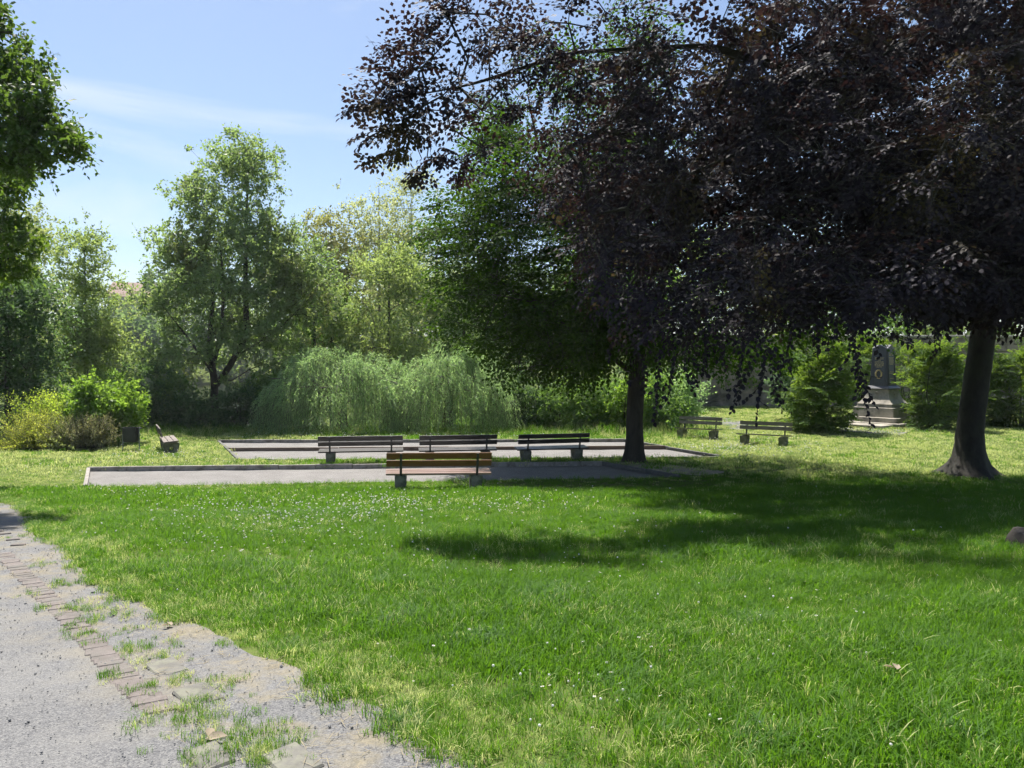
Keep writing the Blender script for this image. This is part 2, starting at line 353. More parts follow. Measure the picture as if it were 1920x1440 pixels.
def make_ground():
    xs = np.unique(np.concatenate([np.arange(-600, -60, 30), np.arange(-60, -16, 2.0), np.arange(-16, 18, 0.5), np.arange(18, 60, 2.0), np.arange(60, 601, 30)]))
    ys = np.unique(np.concatenate([np.arange(-60, 0, 5.0), np.arange(0, 36, 0.5), np.arange(36, 60, 1.0), np.arange(60, 200, 5.0), np.arange(200, 1201, 50)]))
    X, Y = np.meshgrid(xs, ys); Z = Tz(X, Y)
    nx, ny = len(xs), len(ys)
    I = np.arange(nx * ny).reshape(ny, nx)
    Fq = np.stack([I[:-1, :-1], I[:-1, 1:], I[1:, 1:], I[1:, :-1]], -1).reshape(-1, 4)
    me = mesh_np('ground', np.stack([X, Y, Z], -1).reshape(-1, 3), [Fq])
    bm = bmesh.new(); bm.from_mesh(me)
    for q in (COURT_A, COURT_B):
        lo = np.min(q, axis=0) - 1; hi = np.max(q, axis=0) + 1
        for i in range(4):
            a, b = q[i], q[(i + 1) % 4]; e = b - a; nrm = Vector((e[1], -e[0], 0)).normalized()
            fs = [f for f in bm.faces if lo[0] < f.calc_center_median().x < hi[0] and lo[1] < f.calc_center_median().y < hi[1]]
            geom = list(set(fs) | {e_ for f in fs for e_ in f.edges} | {v for f in fs for v in f.verts})
            bmesh.ops.bisect_plane(bm, geom=geom, plane_co=(a[0], a[1], 0), plane_no=nrm, dist=1e-5)
        kill = [f for f in bm.faces if bool(inside(q, f.calc_center_median().x, f.calc_center_median().y))]
        bmesh.ops.delete(bm, geom=kill, context='FACES')
    bm.to_mesh(me); bm.free()
    for p in me.polygons: p.use_smooth = True
    prop(link('lawn', me, M['lawn']), 'gently sloping park lawn', None, None, 'structure')
make_ground()

def sheet(name, poly_rows, mat, lift, label, attr=None):
    """poly_rows: (rows, cols, 2) grid of xy laid on the terrain"""
    G = np.asarray(poly_rows); n, m = G.shape[:2]
    Z = Tz(G[..., 0], G[..., 1]) + lift
    I = np.arange(n * m).reshape(n, m)
    Fq = np.stack([I[:-1, :-1], I[:-1, 1:], I[1:, 1:], I[1:, :-1]], -1).reshape(-1, 4)
    me = mesh_np(name, np.concatenate([G, Z[..., None]], -1).reshape(-1, 3), [Fq], True)
    if attr is not None:
        a = me.attributes.new('verge', 'FLOAT', 'POINT'); a.data.foreach_set('value', np.asarray(attr, np.float32).ravel())
    return prop(link(name, me, mat), label, None, None, 'structure')

# gravel path in the left foreground: right edge traced on the ground, widening to the left
edge_px = [(-160, 880), (0, 937), (60, 966), (120, 1020), (185, 1072), (250, 1112), (330, 1160), (400, 1192), (480, 1235), (560, 1276), (640, 1312), (720, 1350), (800, 1398), (870, 1440)]
EDGE = np.array([gp(*p)[:2] for p in edge_px])
EDGE = np.concatenate([[EDGE[0] + (EDGE[0] - EDGE[1]) * k for k in (5, 2.5, 1)], EDGE, [EDGE[-1] + np.array([0.55 * k, -0.6 * k]) for k in (1, 2, 4, 8)]])
def resample(P, step):
    P = np.asarray(P, float); s = np.concatenate([[0], np.cumsum(np.hypot(*np.diff(P, axis=0).T))])
    t = np.arange(0, s[-1], step); return np.stack([np.interp(t, s, P[:, i]) for i in range(P.shape[1])], -1)
E2 = resample(EDGE, 0.12)
def edge_normal(P):
    d = np.gradient(P, axis=0); d /= np.hypot(d[:, 0], d[:, 1])[:, None]; return np.stack([d[:, 1], -d[:, 0]], -1)   # to the left of travel toward camera -> path side
EN = edge_normal(E2)
if np.mean(EN[:, 0]) > 0: EN = -EN
rg = rnd(5)
wob = np.convolve(rg.normal(0, 1, len(E2) + 40), np.ones(7) / 7, 'same')[20:-20] * 0.09 + np.convolve(rg.normal(0, 1, len(E2) + 40), np.ones(21) / 21, 'same')[20:-20] * 0.2
PE = E2 + EN * wob[:, None]
offs = np.array([0, 0.12, 0.25, 0.4, 0.6, 0.9, 1.3, 2.0, 3.2, 5.0])
rows = np.stack([PE + EN * o for o in offs], 0)
vg = np.repeat(np.interp(offs, [0, 0.5, 0.75, 1.0], [1, 1, 0.5, 0])[:, None], len(E2), 1)
sheet('gravel_path', rows, M['gravel'], 0.006, 'grey gravel path with a dry straw-strewn verge', vg)
def path_dist(x, y):
    """signed distance to path edge, >0 on the lawn side (vectorised, coarse)"""
    x = np.asarray(x, float).ravel(); y = np.asarray(y, float).ravel(); out = np.full(len(x), 99.0)
    near = (y < 22) & (x < 4)
    idx = np.where(near)[0]
    for c in np.array_split(idx, max(1, len(idx) // 4000)):
        dx = x[c][:, None] - PE[None, :, 0]; dy = y[c][:, None] - PE[None, :, 1]
        k = np.argmin(dx * dx + dy * dy, 1); r_ = np.arange(len(c))
        sgn = -(dx[r_, k] * EN[k, 0] + dy[r_, k] * EN[k, 1])
        out[c] = np.sign(sgn) * np.hypot(dx[r_, k], dy[r_, k])
    return out

def strip(name, pxs, widths, label, mat=None):
    P = np.array([gp(*p)[:2] for p in pxs]); W_ = np.interp(np.linspace(0, 1, 40), np.linspace(0, 1, len(widths)), widths)
    Q = resample(P, 0.01); Q = Q[np.linspace(0, len(Q) - 1, 40).astype(int)]
    Nn = edge_normal(Q); rr_ = rnd(len(label)); a = Q + Nn * (W_ * (0.5 + 0.08 * rr_.normal(size=40)))[:, None]; b = Q - Nn * (W_ * (0.5 + 0.08 * rr_.normal(size=40)))[:, None]
    g = np.stack([a * (1 - t) + b * t for t in np.linspace(0, 1, 5)], 0)
    return sheet(name, g, mat or M['gravel'], 0.02, label, np.zeros(g.shape[:2]))
strip('footpath', [(1700, 812), (1600, 807), (1500, 803), (1430, 803), (1372, 805)], [2.6, 2.3, 1.8, 1.3, 0.7], 'pale gravel footpath leading to the monument')
strip('footpath', [(1395, 801), (1370, 792), (1340, 784), (1305, 781)], [1.2, 1.4, 1.2, 0.9], 'trodden track branching off behind the pale benches')
strip('footpath', [(60, 800), (15, 796), (-60, 797), (-200, 800)], [1.6, 2.2, 2.4, 2.4], 'pale path glimpsed beyond the shrubs at far left')

# bare worn earth beside the near court, under the hornbeam
P0 = gp(1225, 876)
th = np.linspace(0, 2 * math.pi, 33); rr_ = np.linspace(0.02, 1, 6)
wg = np.stack([np.stack([P0[0] + 0.25 + r_ * (1.25 * np.cos(th) * (1 + 0.14 * np.sin(3 * th + 1) + 0.08 * np.sin(7 * th))) , P0[1] - 0.3 + r_ * 1.0 * np.sin(th) * (1 + 0.12 * np.sin(5 * th)) - r_ * 0.9 * np.cos(th)], -1) for r_ in rr_], 0)
sheet('worn_earth', wg, stone_mat('bare_earth', (0.22, 0.18, 0.13), (0.36, 0.31, 0.24), 8, 0.95, 0.4, 0.01, 'World'), 0.015, 'bare trodden earth beside the near court')

# pond
wx, wy = np.array([-120, 4]), np.array([36, 165])
me = mesh_np('water', [(-130, 36, -1.2), (4, 36, -1.2), (4, 165, -1.2), (-130, 165, -1.2)], [np.array([[0, 1, 2, 3]])])
prop(link('pond_water', me, M['water']), 'pond glinting behind the bank shrubs', None, None, 'structure')

# ------------------------------------------------------------------ boules courts
def court(name, q, z, label):
    n, m = 24, 10; rr2 = rnd(11)
    u = np.linspace(0, 1, n); v = np.linspace(0, 1, m)
    G = np.array([[(1 - b) * ((1 - a) * q[0] + a * q[1]) + b * ((1 - a) * q[3] + a * q[2]) for a in u] for b in v])
    I = np.arange(n * m).reshape(m, n)
    Fq = np.stack([I[:-1, :-1], I[:-1, 1:], I[1:, 1:], I[1:, :-1]], -1).reshape(-1, 4)
    Z = z + rr2.normal(0, 0.006, (m, n))
    return prop(link(name, mesh_np(name, np.concatenate([G, Z[..., None]], -1).reshape(-1, 3), [Fq], True), M['court']), label, None, None, 'structure')
court('court_floor', COURT_A, 0.0, 'gravel floor of the near boules court')
court('court_floor', COURT_B, 0.012, 'gravel floor of the far boules court')

def kerb(name, runs, label, seg=1.0, zt=0.13, w=0.09, mats=None):
    root = empty(name, (runs[0][0][0], runs[0][0][1], 0)); prop(root, label, 'kerb', 'kerbs of the boules courts')
    rk = random.Random(len(label)); cache = {}
    for ri, (a, b, mat, top) in enumerate(runs):
        a = np.array(a, float); b = np.array(b, float); e = b - a; L = np.hypot(*e); k = max(1, round(L / seg)); ang = math.atan2(e[1], e[0])
        for i in range(k):
            key = (ri, mat)
            if key not in cache:
                mb = MB(); mb.box((0, 0, -0.15), (L / k - 0.012, w, 0.3)); cache[key] = mb.mesh('kerb_stone', 0.008)
            c = a + e * (i + 0.5) / k
            o = link('kerb_stone', cache[key], M[mat], root)
            o.location = (c[0] - root.location.x, c[1] - root.location.y, top + rk.uniform(-0.008, 0.008))
            o.rotation_euler = (rk.uniform(-0.012, 0.012), rk.uniform(-0.006, 0.006), ang + rk.uniform(-0.005, 0.005))
    return root
A, B = COURT_A, COURT_B
kerb('court_kerb', [(A[3], A[2], 'kerb', 0.13), (A[0], A[3], 'kerb', 0.115), (A[1], A[2], 'kerb_shaded', 0.115), (A[0], A[1], 'kerb', 0.05)], 'concrete kerb round the near boules court')
kerb('court_kerb', [(B[3], B[2], 'kerb', 0.13), (B[0], B[3], 'kerb_shaded', 0.11), (B[1], B[2], 'kerb_shaded', 0.125), (B[0], B[1], 'kerb', 0.085)], 'concrete kerb round the far boules court')
# board dividing the far court in two lanes
ml = [(B[0] * 0.5 + B[3] * 0.5), (B[1] * 0.48 + B[2] * 0.52)]
dv = empty('lane_divider', (ml[0][0], ml[0][1], 0)); prop(dv, 'low weathered board dividing the far court into two lanes', 'divider board')
e = ml[1] - ml[0]; Lm = float(np.hypot(*e)); n_ = 4
for i in range(n_):
    mb = MB(); mb.box((0, 0, 0), (Lm / n_ - 0.02, 0.06, 0.14)); o = mb.build('plank', M['board'], dv, 0.006)
    c = e * (i + 0.5) / n_; o.location = (c[0], c[1], 0.06 + (0.008 if i % 2 else 0)); o.rotation_euler = (0, 0, math.atan2(e[1], e[0]))

# ------------------------------------------------------------------ brick edging beside the path
be = empty('brick_edging', gp(180, 1200)); prop(be, 'worn row of bricks edging the gravel path', 'brick edging')
bpx = [(48, 1083), (75, 1110), (100, 1135), (140, 1172), (182, 1218), (222, 1262), (262, 1304), (306, 1342)]
bpx = [(6, 1040), (26, 1062)] + bpx; BP = np.array([gp(*p)[:2] for p in bpx]); BQ = resample(BP, 0.0715)
bn_ = edge_normal(BQ); rb = random.Random(3)
bmesh_list = []
for k in range(3):
    mb = MB(); mb.box((0, 0, 0), (0.135 + 0.012 * k, 0.067, 0.07)); bmesh_list.append(mb.mesh('brick', 0.006))
for i, p in enumerate(BQ):
    if i in (5, 6, 21): continue
    o = link('brick', bmesh_list[i % 3], M['brick'], be)
    ang = math.atan2(bn_[i][1], bn_[i][0]) * 0.0 + 0.5 + rb.uniform(-0.03, 0.03)
    z = float(Tz(p[0], p[1])) - 0.021 + rb.uniform(-0.005, 0.005)
    o.location = (p[0] + rb.uniform(-0.008, 0.008) - be.location.x, p[1] - be.location.y, z - be.location.z); o.rotation_euler = (rb.uniform(-0.03, 0.03), rb.uniform(-0.03, 0.03), ang)
for px, py in ((-6, 998), (8, 1003), (24, 1014), (34, 1024)):
    p = gp(px, py); o = link('brick', bmesh_list[0], M['brick'], be)
    o.location = (p[0] - be.location.x, p[1] - be.location.y, p[2] - 0.012 - be.location.z); o.rotation_euler = (0, 0.03, 0.5 + rb.uniform(-0.3, 0.3))
for px, py, w_, lab in ((312, 1256, 0.16, 'grey paving slab sunk in the weeds beside the bricks, upper one'), (372, 1310, 0.17, 'grey paving slab half buried beside the end of the bricks'), (392, 1424, 0.14, 'small pale slab at the lower edge of the path'), (548, 1434, 0.16, 'grey slab in the path verge, rightmost of the loose slabs')):
    p = gp(px, py); mb = MB(); mb.box((0, 0, 0), (w_, w_ * 1.5, 0.05)); o = mb.build('paving_slab', M['slab'], None, 0.008)
    o.location = (p[0], p[1], p[2] - 0.006); o.rotation_euler = (0.02, -0.02, 0.75); prop(o, lab, 'slab', 'loose slabs in the verge')

# ------------------------------------------------------------------ benches
def block_mesh():
    """concrete bench foot: tapered block with a rectangular hole through it"""
    w = 0.12; v = []; f = []
    outer = [(-0.20, 0), (0.20, 0), (0.25, 0.38), (-0.25, 0.38)]; inner = [(-0.07, 0.13), (0.07, 0.13), (0.07, 0.26), (-0.07, 0.26)]
    for x in (-w, w):
        for (y, z) in outer + inner: v.append((x * (1.06 if z > 0.3 else 0.97), y, z - 0.06))
    for i in range(4):
        j = (i + 1) % 4
        f.append((i, j, 8 + j, 8 + i)); f.append((4 + j, 4 + i, 12 + i, 12 + j))
        f.append((j, i, 4 + i, 4 + j)); f.append((8 + i, 8 + j, 12 + j, 12 + i))
    mb = MB(); mb.add(v, f); me = mb.mesh('concrete_foot'); bm = bmesh.new(); bm.from_mesh(me)
    bmesh.ops.recalc_face_normals(bm, faces=bm.faces[:]); bmesh.ops.bevel(bm, geom=bm.edges[:], offset=0.012, segments=2, affect='EDGES'); bm.to_mesh(me); bm.free(); return me
BLOCK = block_mesh()

def bench(loc, rz, L, label, wood, seatwood, rx=0.0, ry=0.0):
    """sits facing local +Y; backrest at -Y"""
    t = empty('park_bench', loc, rz); t.rotation_euler = (rx, ry, rz); prop(t, label, 'bench', 'park benches round the boules courts')
    fx = L * 0.36
    for s in (-1, 1):
        o = link('concrete_foot', BLOCK, M['concrete'], t); o.location = (s * fx, 0.0, 0); 
    tilt = R(5)
    for k in range(3):
        y = -0.17 + k * 0.155
        mb = MB(); mb.box((0, 0, 0), (L, 0.142, 0.042)); o = mb.build('seat_slat', M[seatwood], t, 0.008, 2)
        o.location = (0, y, 0.355 + (y + 0.2) * math.tan(tilt)); o.rotation_euler = (tilt, 0, 0)
    rec = R(13)
    for k, zc in enumerate((0.595, 0.755)):
        y = -0.235 - (zc - 0.36) * math.tan(rec)
        mb = MB(); mb.box((0, 0, 0), (L - 0.02, 0.038, 0.132)); o = mb.build('back_slat', M[wood], t, 0.008, 2)
        o.location = (0, y, zc); o.rotation_euler = (rec, 0, 0)
    for s in (-1, 1):
        mb = MB(); pts = [(s * fx, -0.215, 0.30), (s * fx, -0.262, 0.36), (s * fx, -0.268 - (0.80 - 0.36) * math.tan(rec), 0.80)]
        for a, b in zip(pts[:-1], pts[1:]):
            a, b = Vector(a), Vector(b); d = b - a; ang = math.atan2(-d.y, d.z)
            mb.box((a + b) / 2, (0.05, 0.014, d.length + 0.01), Matrix.Rotation(ang, 3, 'X'))
        for zc in (0.595, 0.755):
            mb.tube([(s * fx, -0.278 - (zc - 0.36) * math.tan(rec), zc), (s * fx, -0.288 - (zc - 0.36) * math.tan(rec), zc)], 0.011, 6)
        mb.box((s * fx, -0.02, 0.326), (0.05, 0.42, 0.012), Matrix.Rotation(tilt, 3, 'X'))
        mb.build('back_support', M['iron'], t)
    return t

def bench_px(l, r, ybase, d0, turn, label, wood, seat, L=None, ry=0.0):
    """l, r: pixel ends of the backrest at depth d0"""
    a = at(l, ybase, d0); th_ = turn; wpx = (r - l) / F * d0
    Lb = wpx / math.cos(th_) if L is None else L
    c = (at((l + r) / 2, ybase, d0)); x, y = c[0], c[1]
    off = np.array([-math.sin(th_), math.cos(th_)]) * 0.32
    z = float(Tz(x, y))
    return bench((x + off[0], y + off[1], z), th_, Lb, label, wood, seat, 0, ry)
bench_px(725, 922, 912, 16.15, R(9), 'orange varnished wooden bench with reddish glare-tinted seat on two concrete feet, nearest bench', 'wood_orange', 'wood_seat', ry=R(0.8))
bench_px(598, 755, 868, 22.2, R(8), 'dark slatted bench seen from behind, leftmost of three between the courts', 'wood_dark_shaded', 'wood_dark_shaded')
bench_px(787, 933, 868, 22.5, R(9), 'dark slatted bench partly hidden behind the orange bench, middle of three', 'wood_dark_shaded', 'wood_dark_shaded')
bench_px(971, 1108, 867, 22.9, R(14), 'dark slatted bench left of the hornbeam trunk, rightmost of three', 'wood_dark_shaded', 'wood_dark_shaded')
p = gp(309, 850); bench((p[0] - 0.25, p[1] + 0.9, p[2]), R(-62), 2.1, 'weathered bench seen end-on beside the black litter bin', 'wood_brown', 'wood_brown')
p = gp(1308, 822); bench((p[0], p[1], p[2]), R(180 - 33), 1.75, 'weathered grey bench right of the hornbeam, farther of two', 'wood_grey', 'wood_grey')
p = gp(1432, 835); bench((p[0], p[1], p[2]), R(180 - 30), 1.85, 'weathered grey bench before the monument path, nearer of two', 'wood_grey', 'wood_grey')

# ------------------------------------------------------------------ litter bin
p = gp(246, 845); lb = empty('litter_bin', p, R(6)); prop(lb, 'black litter bin on two posts beside the round green bush', 'litter bin')
mb = MB(); n = 28; prof = [(0.16, 0.205, 0.30), (0.175, 0.225, 0.34), (0.19, 0.24, 0.62), (0.2, 0.25, 0.78), (0.185, 0.235, 0.78), (0.175, 0.22, 0.4)]
vs = []; fs = []
for (ry_, rx_, z) in prof:
    for k in range(n):
        a = 2 * math.pi * k / n; ca, sa = math.cos(a), math.sin(a); vs.append((rx_ * math.copysign(abs(ca) ** 0.45, ca), ry_ * math.copysign(abs(sa) ** 0.45, sa), z))
for i in range(len(prof) - 1):
    for k in range(n): fs.append((i * n + k, i * n + (k + 1) % n, (i + 1) * n + (k + 1) % n, (i + 1) * n + k))
fs.append(tuple(range(n))[::-1]); fs.append(tuple((len(prof) - 1) * n + k for k in range(n)))
mb.add(vs, fs); mb.build('bin_body', M['bin'], lb, smooth=False)
for s in (-1, 1):
    mb = MB(); mb.tube([(s * 0.262, 0.0, -0.1), (s * 0.262, 0, 0.76)], 0.02, 10); mb.build('post', M['steel'], lb)
mb = MB(); mb.box((0, 0, 0.288), (0.50, 0.04, 0.02)); mb.build('bracket', M['steel'], lb)
mb = MB(); mb.box((0, 0.215, 0.73), (0.56, 0.012, 0.05)); mb.build('hanger_bar', M['steel'], lb)

# ------------------------------------------------------------------ monument
mp0 = gp(1662, 800); mon = empty('monument', (mp0[0] + 0.36, 36.2, float(Tz(mp0[0], 36.2)) - 0.03), R(38 - 90 + 90)); prop(mon, 'dark granite obelisk with gold lettering and wreath on a stepped sandstone base', 'monument')
def frus(name, z0, z1, s0, s1, mat, bev=0.012, parent=None, dz=0):
    mb = MB(); mb.box((0, 0, (z0 + z1) / 2), (s0, s0, z1 - z0), None, (s1 / s0, s1 / s0)); return mb.build(name, M[mat], parent or mon, bev)
mb = MB(); mb.box((0, 0, 0.09), (3.1, 3.1, 0.22)); mb.box((-2.0, -0.4, 0.06), (1.2, 1.7, 0.2)); mb.build('lower_step', M['sandstone'], mon, 0.02)
frus('upper_step', 0.20, 0.42, 2.5, 2.46, 'sandstone', 0.02)
frus('plinth', 0.42, 0.86, 1.95, 1.86, 'sandstone', 0.02)
frus('plinth_moulding', 0.86, 1.0, 1.7, 1.6, 'sandstone', 0.02); frus('plinth_moulding', 1.0, 1.1, 1.68, 1.5, 'sandstone', 0.02)
# flared pedestal
lv = np.linspace(0, 1, 9); mb = MB(); vs = []; fs = []
for t in lv:
    h = 0.5 * (1.02 + 0.46 * (1 - t) ** 2.2); z = 1.10 + 0.58 * t
    vs += [(-h, -h, z), (h, -h, z), (h, h, z), (-h, h, z)]
for i in range(8):
    for k in range(4): fs.append((i * 4 + k, i * 4 + (k + 1) % 4, i * 4 + 4 + (k + 1) % 4, i * 4 + 4 + k))
mb.add(vs, fs); ped = mb.build('pedestal', M['sandstone'], mon)
def relief(rot):
    mb = MB(); y = -0.575
    for s in (-1, 1):
        mb.box((0, y, 1.42), (0.42, 0.05, 0.035), Matrix.Rotation(s * R(45), 3, 'Y') @ Matrix.Rotation(0, 3, 'X'))
    mb.tube([(-0.13, y - 0.03, 1.24), (-0.05, y - 0.04, 1.29), (0.05, y - 0.03, 1.26), (0.14, y - 0.03, 1.30)], 0.03, 6)
    mb.tube([(-0.07, y, 1.55), (0, y - 0.01, 1.58), (0.07, y, 1.55)], 0.03, 6)
    o = mb.build('emblem_relief', M['sandstone'], mon); o.rotation_euler = (0, 0, rot); return o
relief(0); relief(-math.pi / 2)
frus('cornice', 1.68, 1.74, 1.14, 1.16, 'granite', 0.008); frus('cornice', 1.74, 1.86, 1.12, 0.94, 'granite', 0.008)
# shaft with four gabled faces
H0, H1, s0, s1 = 1.86, 3.58, 0.86, 0.70
frus('shaft', H0, H1, s0, s1, 'granite', 0.01)
mb = MB(); h = s1 / 2 + 0.02; zt = H1; g = 0.19
vs = [(-h, -h, zt), (h, -h, zt), (h, h, zt), (-h, h, zt), (0, -h, zt + g), (h, 0, zt + g), (0, h, zt + g), (-h, 0, zt + g), (0, 0, zt + g)]
mb.add(vs, [(0, 1, 4), (1, 2, 5), (2, 3, 6), (3, 0, 7), (0, 4, 8), (0, 8, 7), (1, 5, 8), (1, 8, 4), (2, 6, 8), (2, 8, 5), (3, 7, 8), (3, 8, 6), (3, 2, 1, 0)])
mb.build('gabled_cap', M['granite'], mon)
slope = math.atan2((s0 - s1) / 2, H1 - H0)
def facebox(mb, x, z, w, h, proud, thick=0.02):
    hy = s0 / 2 - (z - H0) * math.tan(slope)
    mb.box((x, -hy - proud + thick / 2, z), (w, thick, h), Matrix.Rotation(-slope, 3, 'X'))
def face(rot, items):
    o = None
    mb = MB()
    for z0 in (1,):
        for sx in (-1, 1): 
            hy = s0 / 2 - (2.72 - H0) * math.tan(slope); mb.box((sx * 0.30, -hy - 0.012, 2.72), (0.05, 0.03, 1.62), Matrix.Rotation(-slope, 3, 'X') )
        facebox(mb, 0, 1.93, 0.66, 0.06, 0.028); 
    o = mb.build('panel_frame', M['granite'], mon); o.rotation_euler = (0, 0, rot)
    mb = MB(); rt = random.Random(int(rot * 10) + 40)
    for (z, w, h_) in items:
        x = -w / 2
        while x < w / 2 - 0.02:
            ww = min(rt.uniform(0.03, 0.085), w / 2 - x); 
            kx = x
            while kx < x + ww - 0.008:
                facebox(mb, kx + 0.006, z + rt.uniform(-0.002, 0.002), 0.011, h_ * rt.uniform(0.8, 1.05), 0.004, 0.01); kx += 0.0155
            x += ww + 0.018
    o = mb.build('inscription', M['gold'], mon); o.rotation_euler = (0, 0, rot); o['label'] = 'rows of small gold lettering, too small to read'; o['kind'] = 'stuff'
left_face = [(3.16, 0.40, 0.035), (3.10, 0.40, 0.035), (3.04, 0.12, 0.03), (2.97, 0.42, 0.035), (2.91, 0.42, 0.035), (2.85, 0.42, 0.035), (2.79, 0.42, 0.035), (2.73, 0.30, 0.035)]
right_face = [(3.34, 0.30, 0.045), (3.28, 0.36, 0.045), (3.16, 0.44, 0.04), (3.10, 0.42, 0.04), (3.04, 0.44, 0.04), (2.98, 0.4, 0.04), (2.92, 0.42, 0.04), (2.86, 0.36, 0.04), (2.5, 0.40, 0.03), (2.44, 0.42, 0.03), (2.2, 0.36, 0.03)]
face(-math.pi / 2, left_face); face(0, right_face)
# oval wreath on the left face
mb = MB(); pts = []; hy = s0 / 2 - (2.42 - H0) * math.tan(slope) + 0.03
for k in range(25):
    a = 2 * math.pi * k / 24; pts.append((0.135 * math.cos(a), -hy, 2.40 + 0.185 * math.sin(a)))
mb.tube(pts, [0.036 + 0.008 * (k % 2) for k in range(25)], 7, False)
o = mb.build('wreath', M['gold'], mon); o.rotation_euler = (0, 0, -math.pi / 2); o['label'] = 'oval gold wreath'

# ------------------------------------------------------------------ old stone wall far right
wl = empty('stone_wall', (9, 47.0, 0.3), 0); prop(wl, 'old sandstone retaining wall behind the monument', 'wall')
x0, x1, wy_ = 9.6, 35.0, 47.0
mb = MB(); mb.box(((x0 + x1) / 2 - 9, 0.3, 2.0), (x1 - x0, 0.5, 4.4)); mb.build('mortar_core', M['mortar'], wl)
rw = random.Random(8); sm = []
for k in range(5):
    mb = MB(); mb.box((0, 0, 0), (1, 0.16, 1), None); me = mb.mesh('stone'); bm = bmesh.new(); bm.from_mesh(me)
    bmesh.ops.bevel(bm, geom=bm.edges[:], offset=0.05, segments=1, affect='EDGES')
    for v in bm.verts: v.co += Vector((rw.uniform(-1, 1) * 0.03, rw.uniform(-1, 1) * 0.035, rw.uniform(-1, 1) * 0.06))
    bm.to_mesh(me); bm.free(); me.materials.append(M['wallstone']); sm.append(me)
z = -0.15; cnt = 0
while z < 4.1:
    h = rw.uniform(0.36, 0.5); x = x0 + rw.uniform(0, 0.3)
    while x < x1 - 0.5:
        w_ = rw.uniform(0.7, 1.3)
        if cnt < 300:
            o = link('stone', sm[cnt % 5], None, wl); o.location = (x + w_ / 2 - 9, 0.02 + rw.uniform(-0.03, 0.03), z + h / 2); o.scale = (w_ - 0.03, 1, h - 0.03); cnt += 1
        x += w_
    z += h
mb = MB(); mb.box(((x0 + x1) / 2 - 9, 0.25, 4.3), (x1 - x0 + 0.2, 0.8, 0.16)); mb.build('coping', M['sandstone'], wl, 0.03)

# ------------------------------------------------------------------ distant house
hz = float(Tz(-78, 165)); hs = empty('house', (-78, 165, hz), R(8)); prop(hs, 'distant house with red roof and two chimneys above the treetops', 'house')
top_z = float(at(257, 530, 165)[2]) - hz
mb = MB(); mb.box((0, 0, (top_z - 3.2) / 2), (13, 9, top_z - 3.2)); mb.build('wall', M['plaster'], hs)
mb = MB(); ev = top_z - 3.4
mb.add([(-7, -5, ev), (7, -5, ev), (7, 5, ev), (-7, 5, ev), (-7, 0, top_z), (7, 0, top_z)], [(0, 1, 5, 4), (2, 3, 4, 5), (0, 4, 3), (1, 2, 5), (3, 2, 1, 0)])
rf = mb.build('roof', M['tile'], hs)
mb = MB(); mb.box((0.2, 0.2, top_z + 0.5), (1.7, 1.2, 2.6)); mb.box((0.2, 0.2, top_z + 1.85), (1.9, 1.4, 0.16)); mb.build('chimney', M['greybrick'], rf)
mb = MB(); mb.box((4.3, -0.3, top_z + 0.2), (1.3, 1.1, 3.4)); mb.box((4.3, -0.3, top_z + 1.95), (1.5, 1.3, 0.2)); mb.build('chimney', M['redbrick'], rf)
for k in range(4):
    for zz in (2.0, 5.0):
        mb = MB(); mb.box((-4.5 + 3 * k, -4.53, zz), (1.1, 0.12, 1.5)); w_ = mb.build('window', M['plaster'], hs, 0.02)
        mb = MB(); mb.box((-4.5 + 3 * k, -4.60, zz), (0.9, 0.04, 1.3)); mb.build('pane', M['glass'], w_)

# ------------------------------------------------------------------ trees: shared machinery
def unit(a): return a / np.maximum(1e-9, np.linalg.norm(a, axis=-1, keepdims=True))

def t_flat(rng, nside=6, leaf=0.075, droop=0.16, gap=0.095, lj=0.35):
    """flat layered spray (beech, hornbeam), unit length 1 m along +X"""
    P, Aa, Nn, T = [], [], [], []
    def along(p0, d, l, z0):
        n = max(2, int(l / gap))
        for i in range(n + 1):
            t = i / n; p = p0 + d * l * t + np.array([0, 0, -droop * (t * l) ** 2 * 1.2])
            sgn = 1 if i % 2 else -1; ang = sgn * R(rng.uniform(30, 60)) if i < n else 0
            dd = np.array([d[0] * math.cos(ang) - d[1] * math.sin(ang), d[0] * math.sin(ang) + d[1] * math.cos(ang), -0.25 - rng.uniform(0, 0.35)])
            P.append(p); Aa.append(dd); Nn.append(np.array([rng.normal(0, lj), rng.normal(0, lj), 1.0]))
        T.append((p0, p0 + d * l + np.array([0, 0, -droop * l * l * 1.2])))
    along(np.zeros(3), np.array([1.0, 0, 0]), 1.0, 0)
    for i in range(nside):
        t = 0.12 + 0.78 * i / nside; s = 1 if i % 2 else -1; ang = s * R(rng.uniform(38, 55))
        along(np.array([t, 0, -droop * t * t]), np.array([math.cos(ang), math.sin(ang), rng.uniform(-0.12, 0.1)]), (0.55 * (1 - t) + 0.16) * rng.uniform(0.8, 1.2), 0)
    k = len(P); return np.array(P), unit(np.array(Aa)), unit(np.array(Nn)), leaf * rng.uniform(0.7, 1.2, k), T

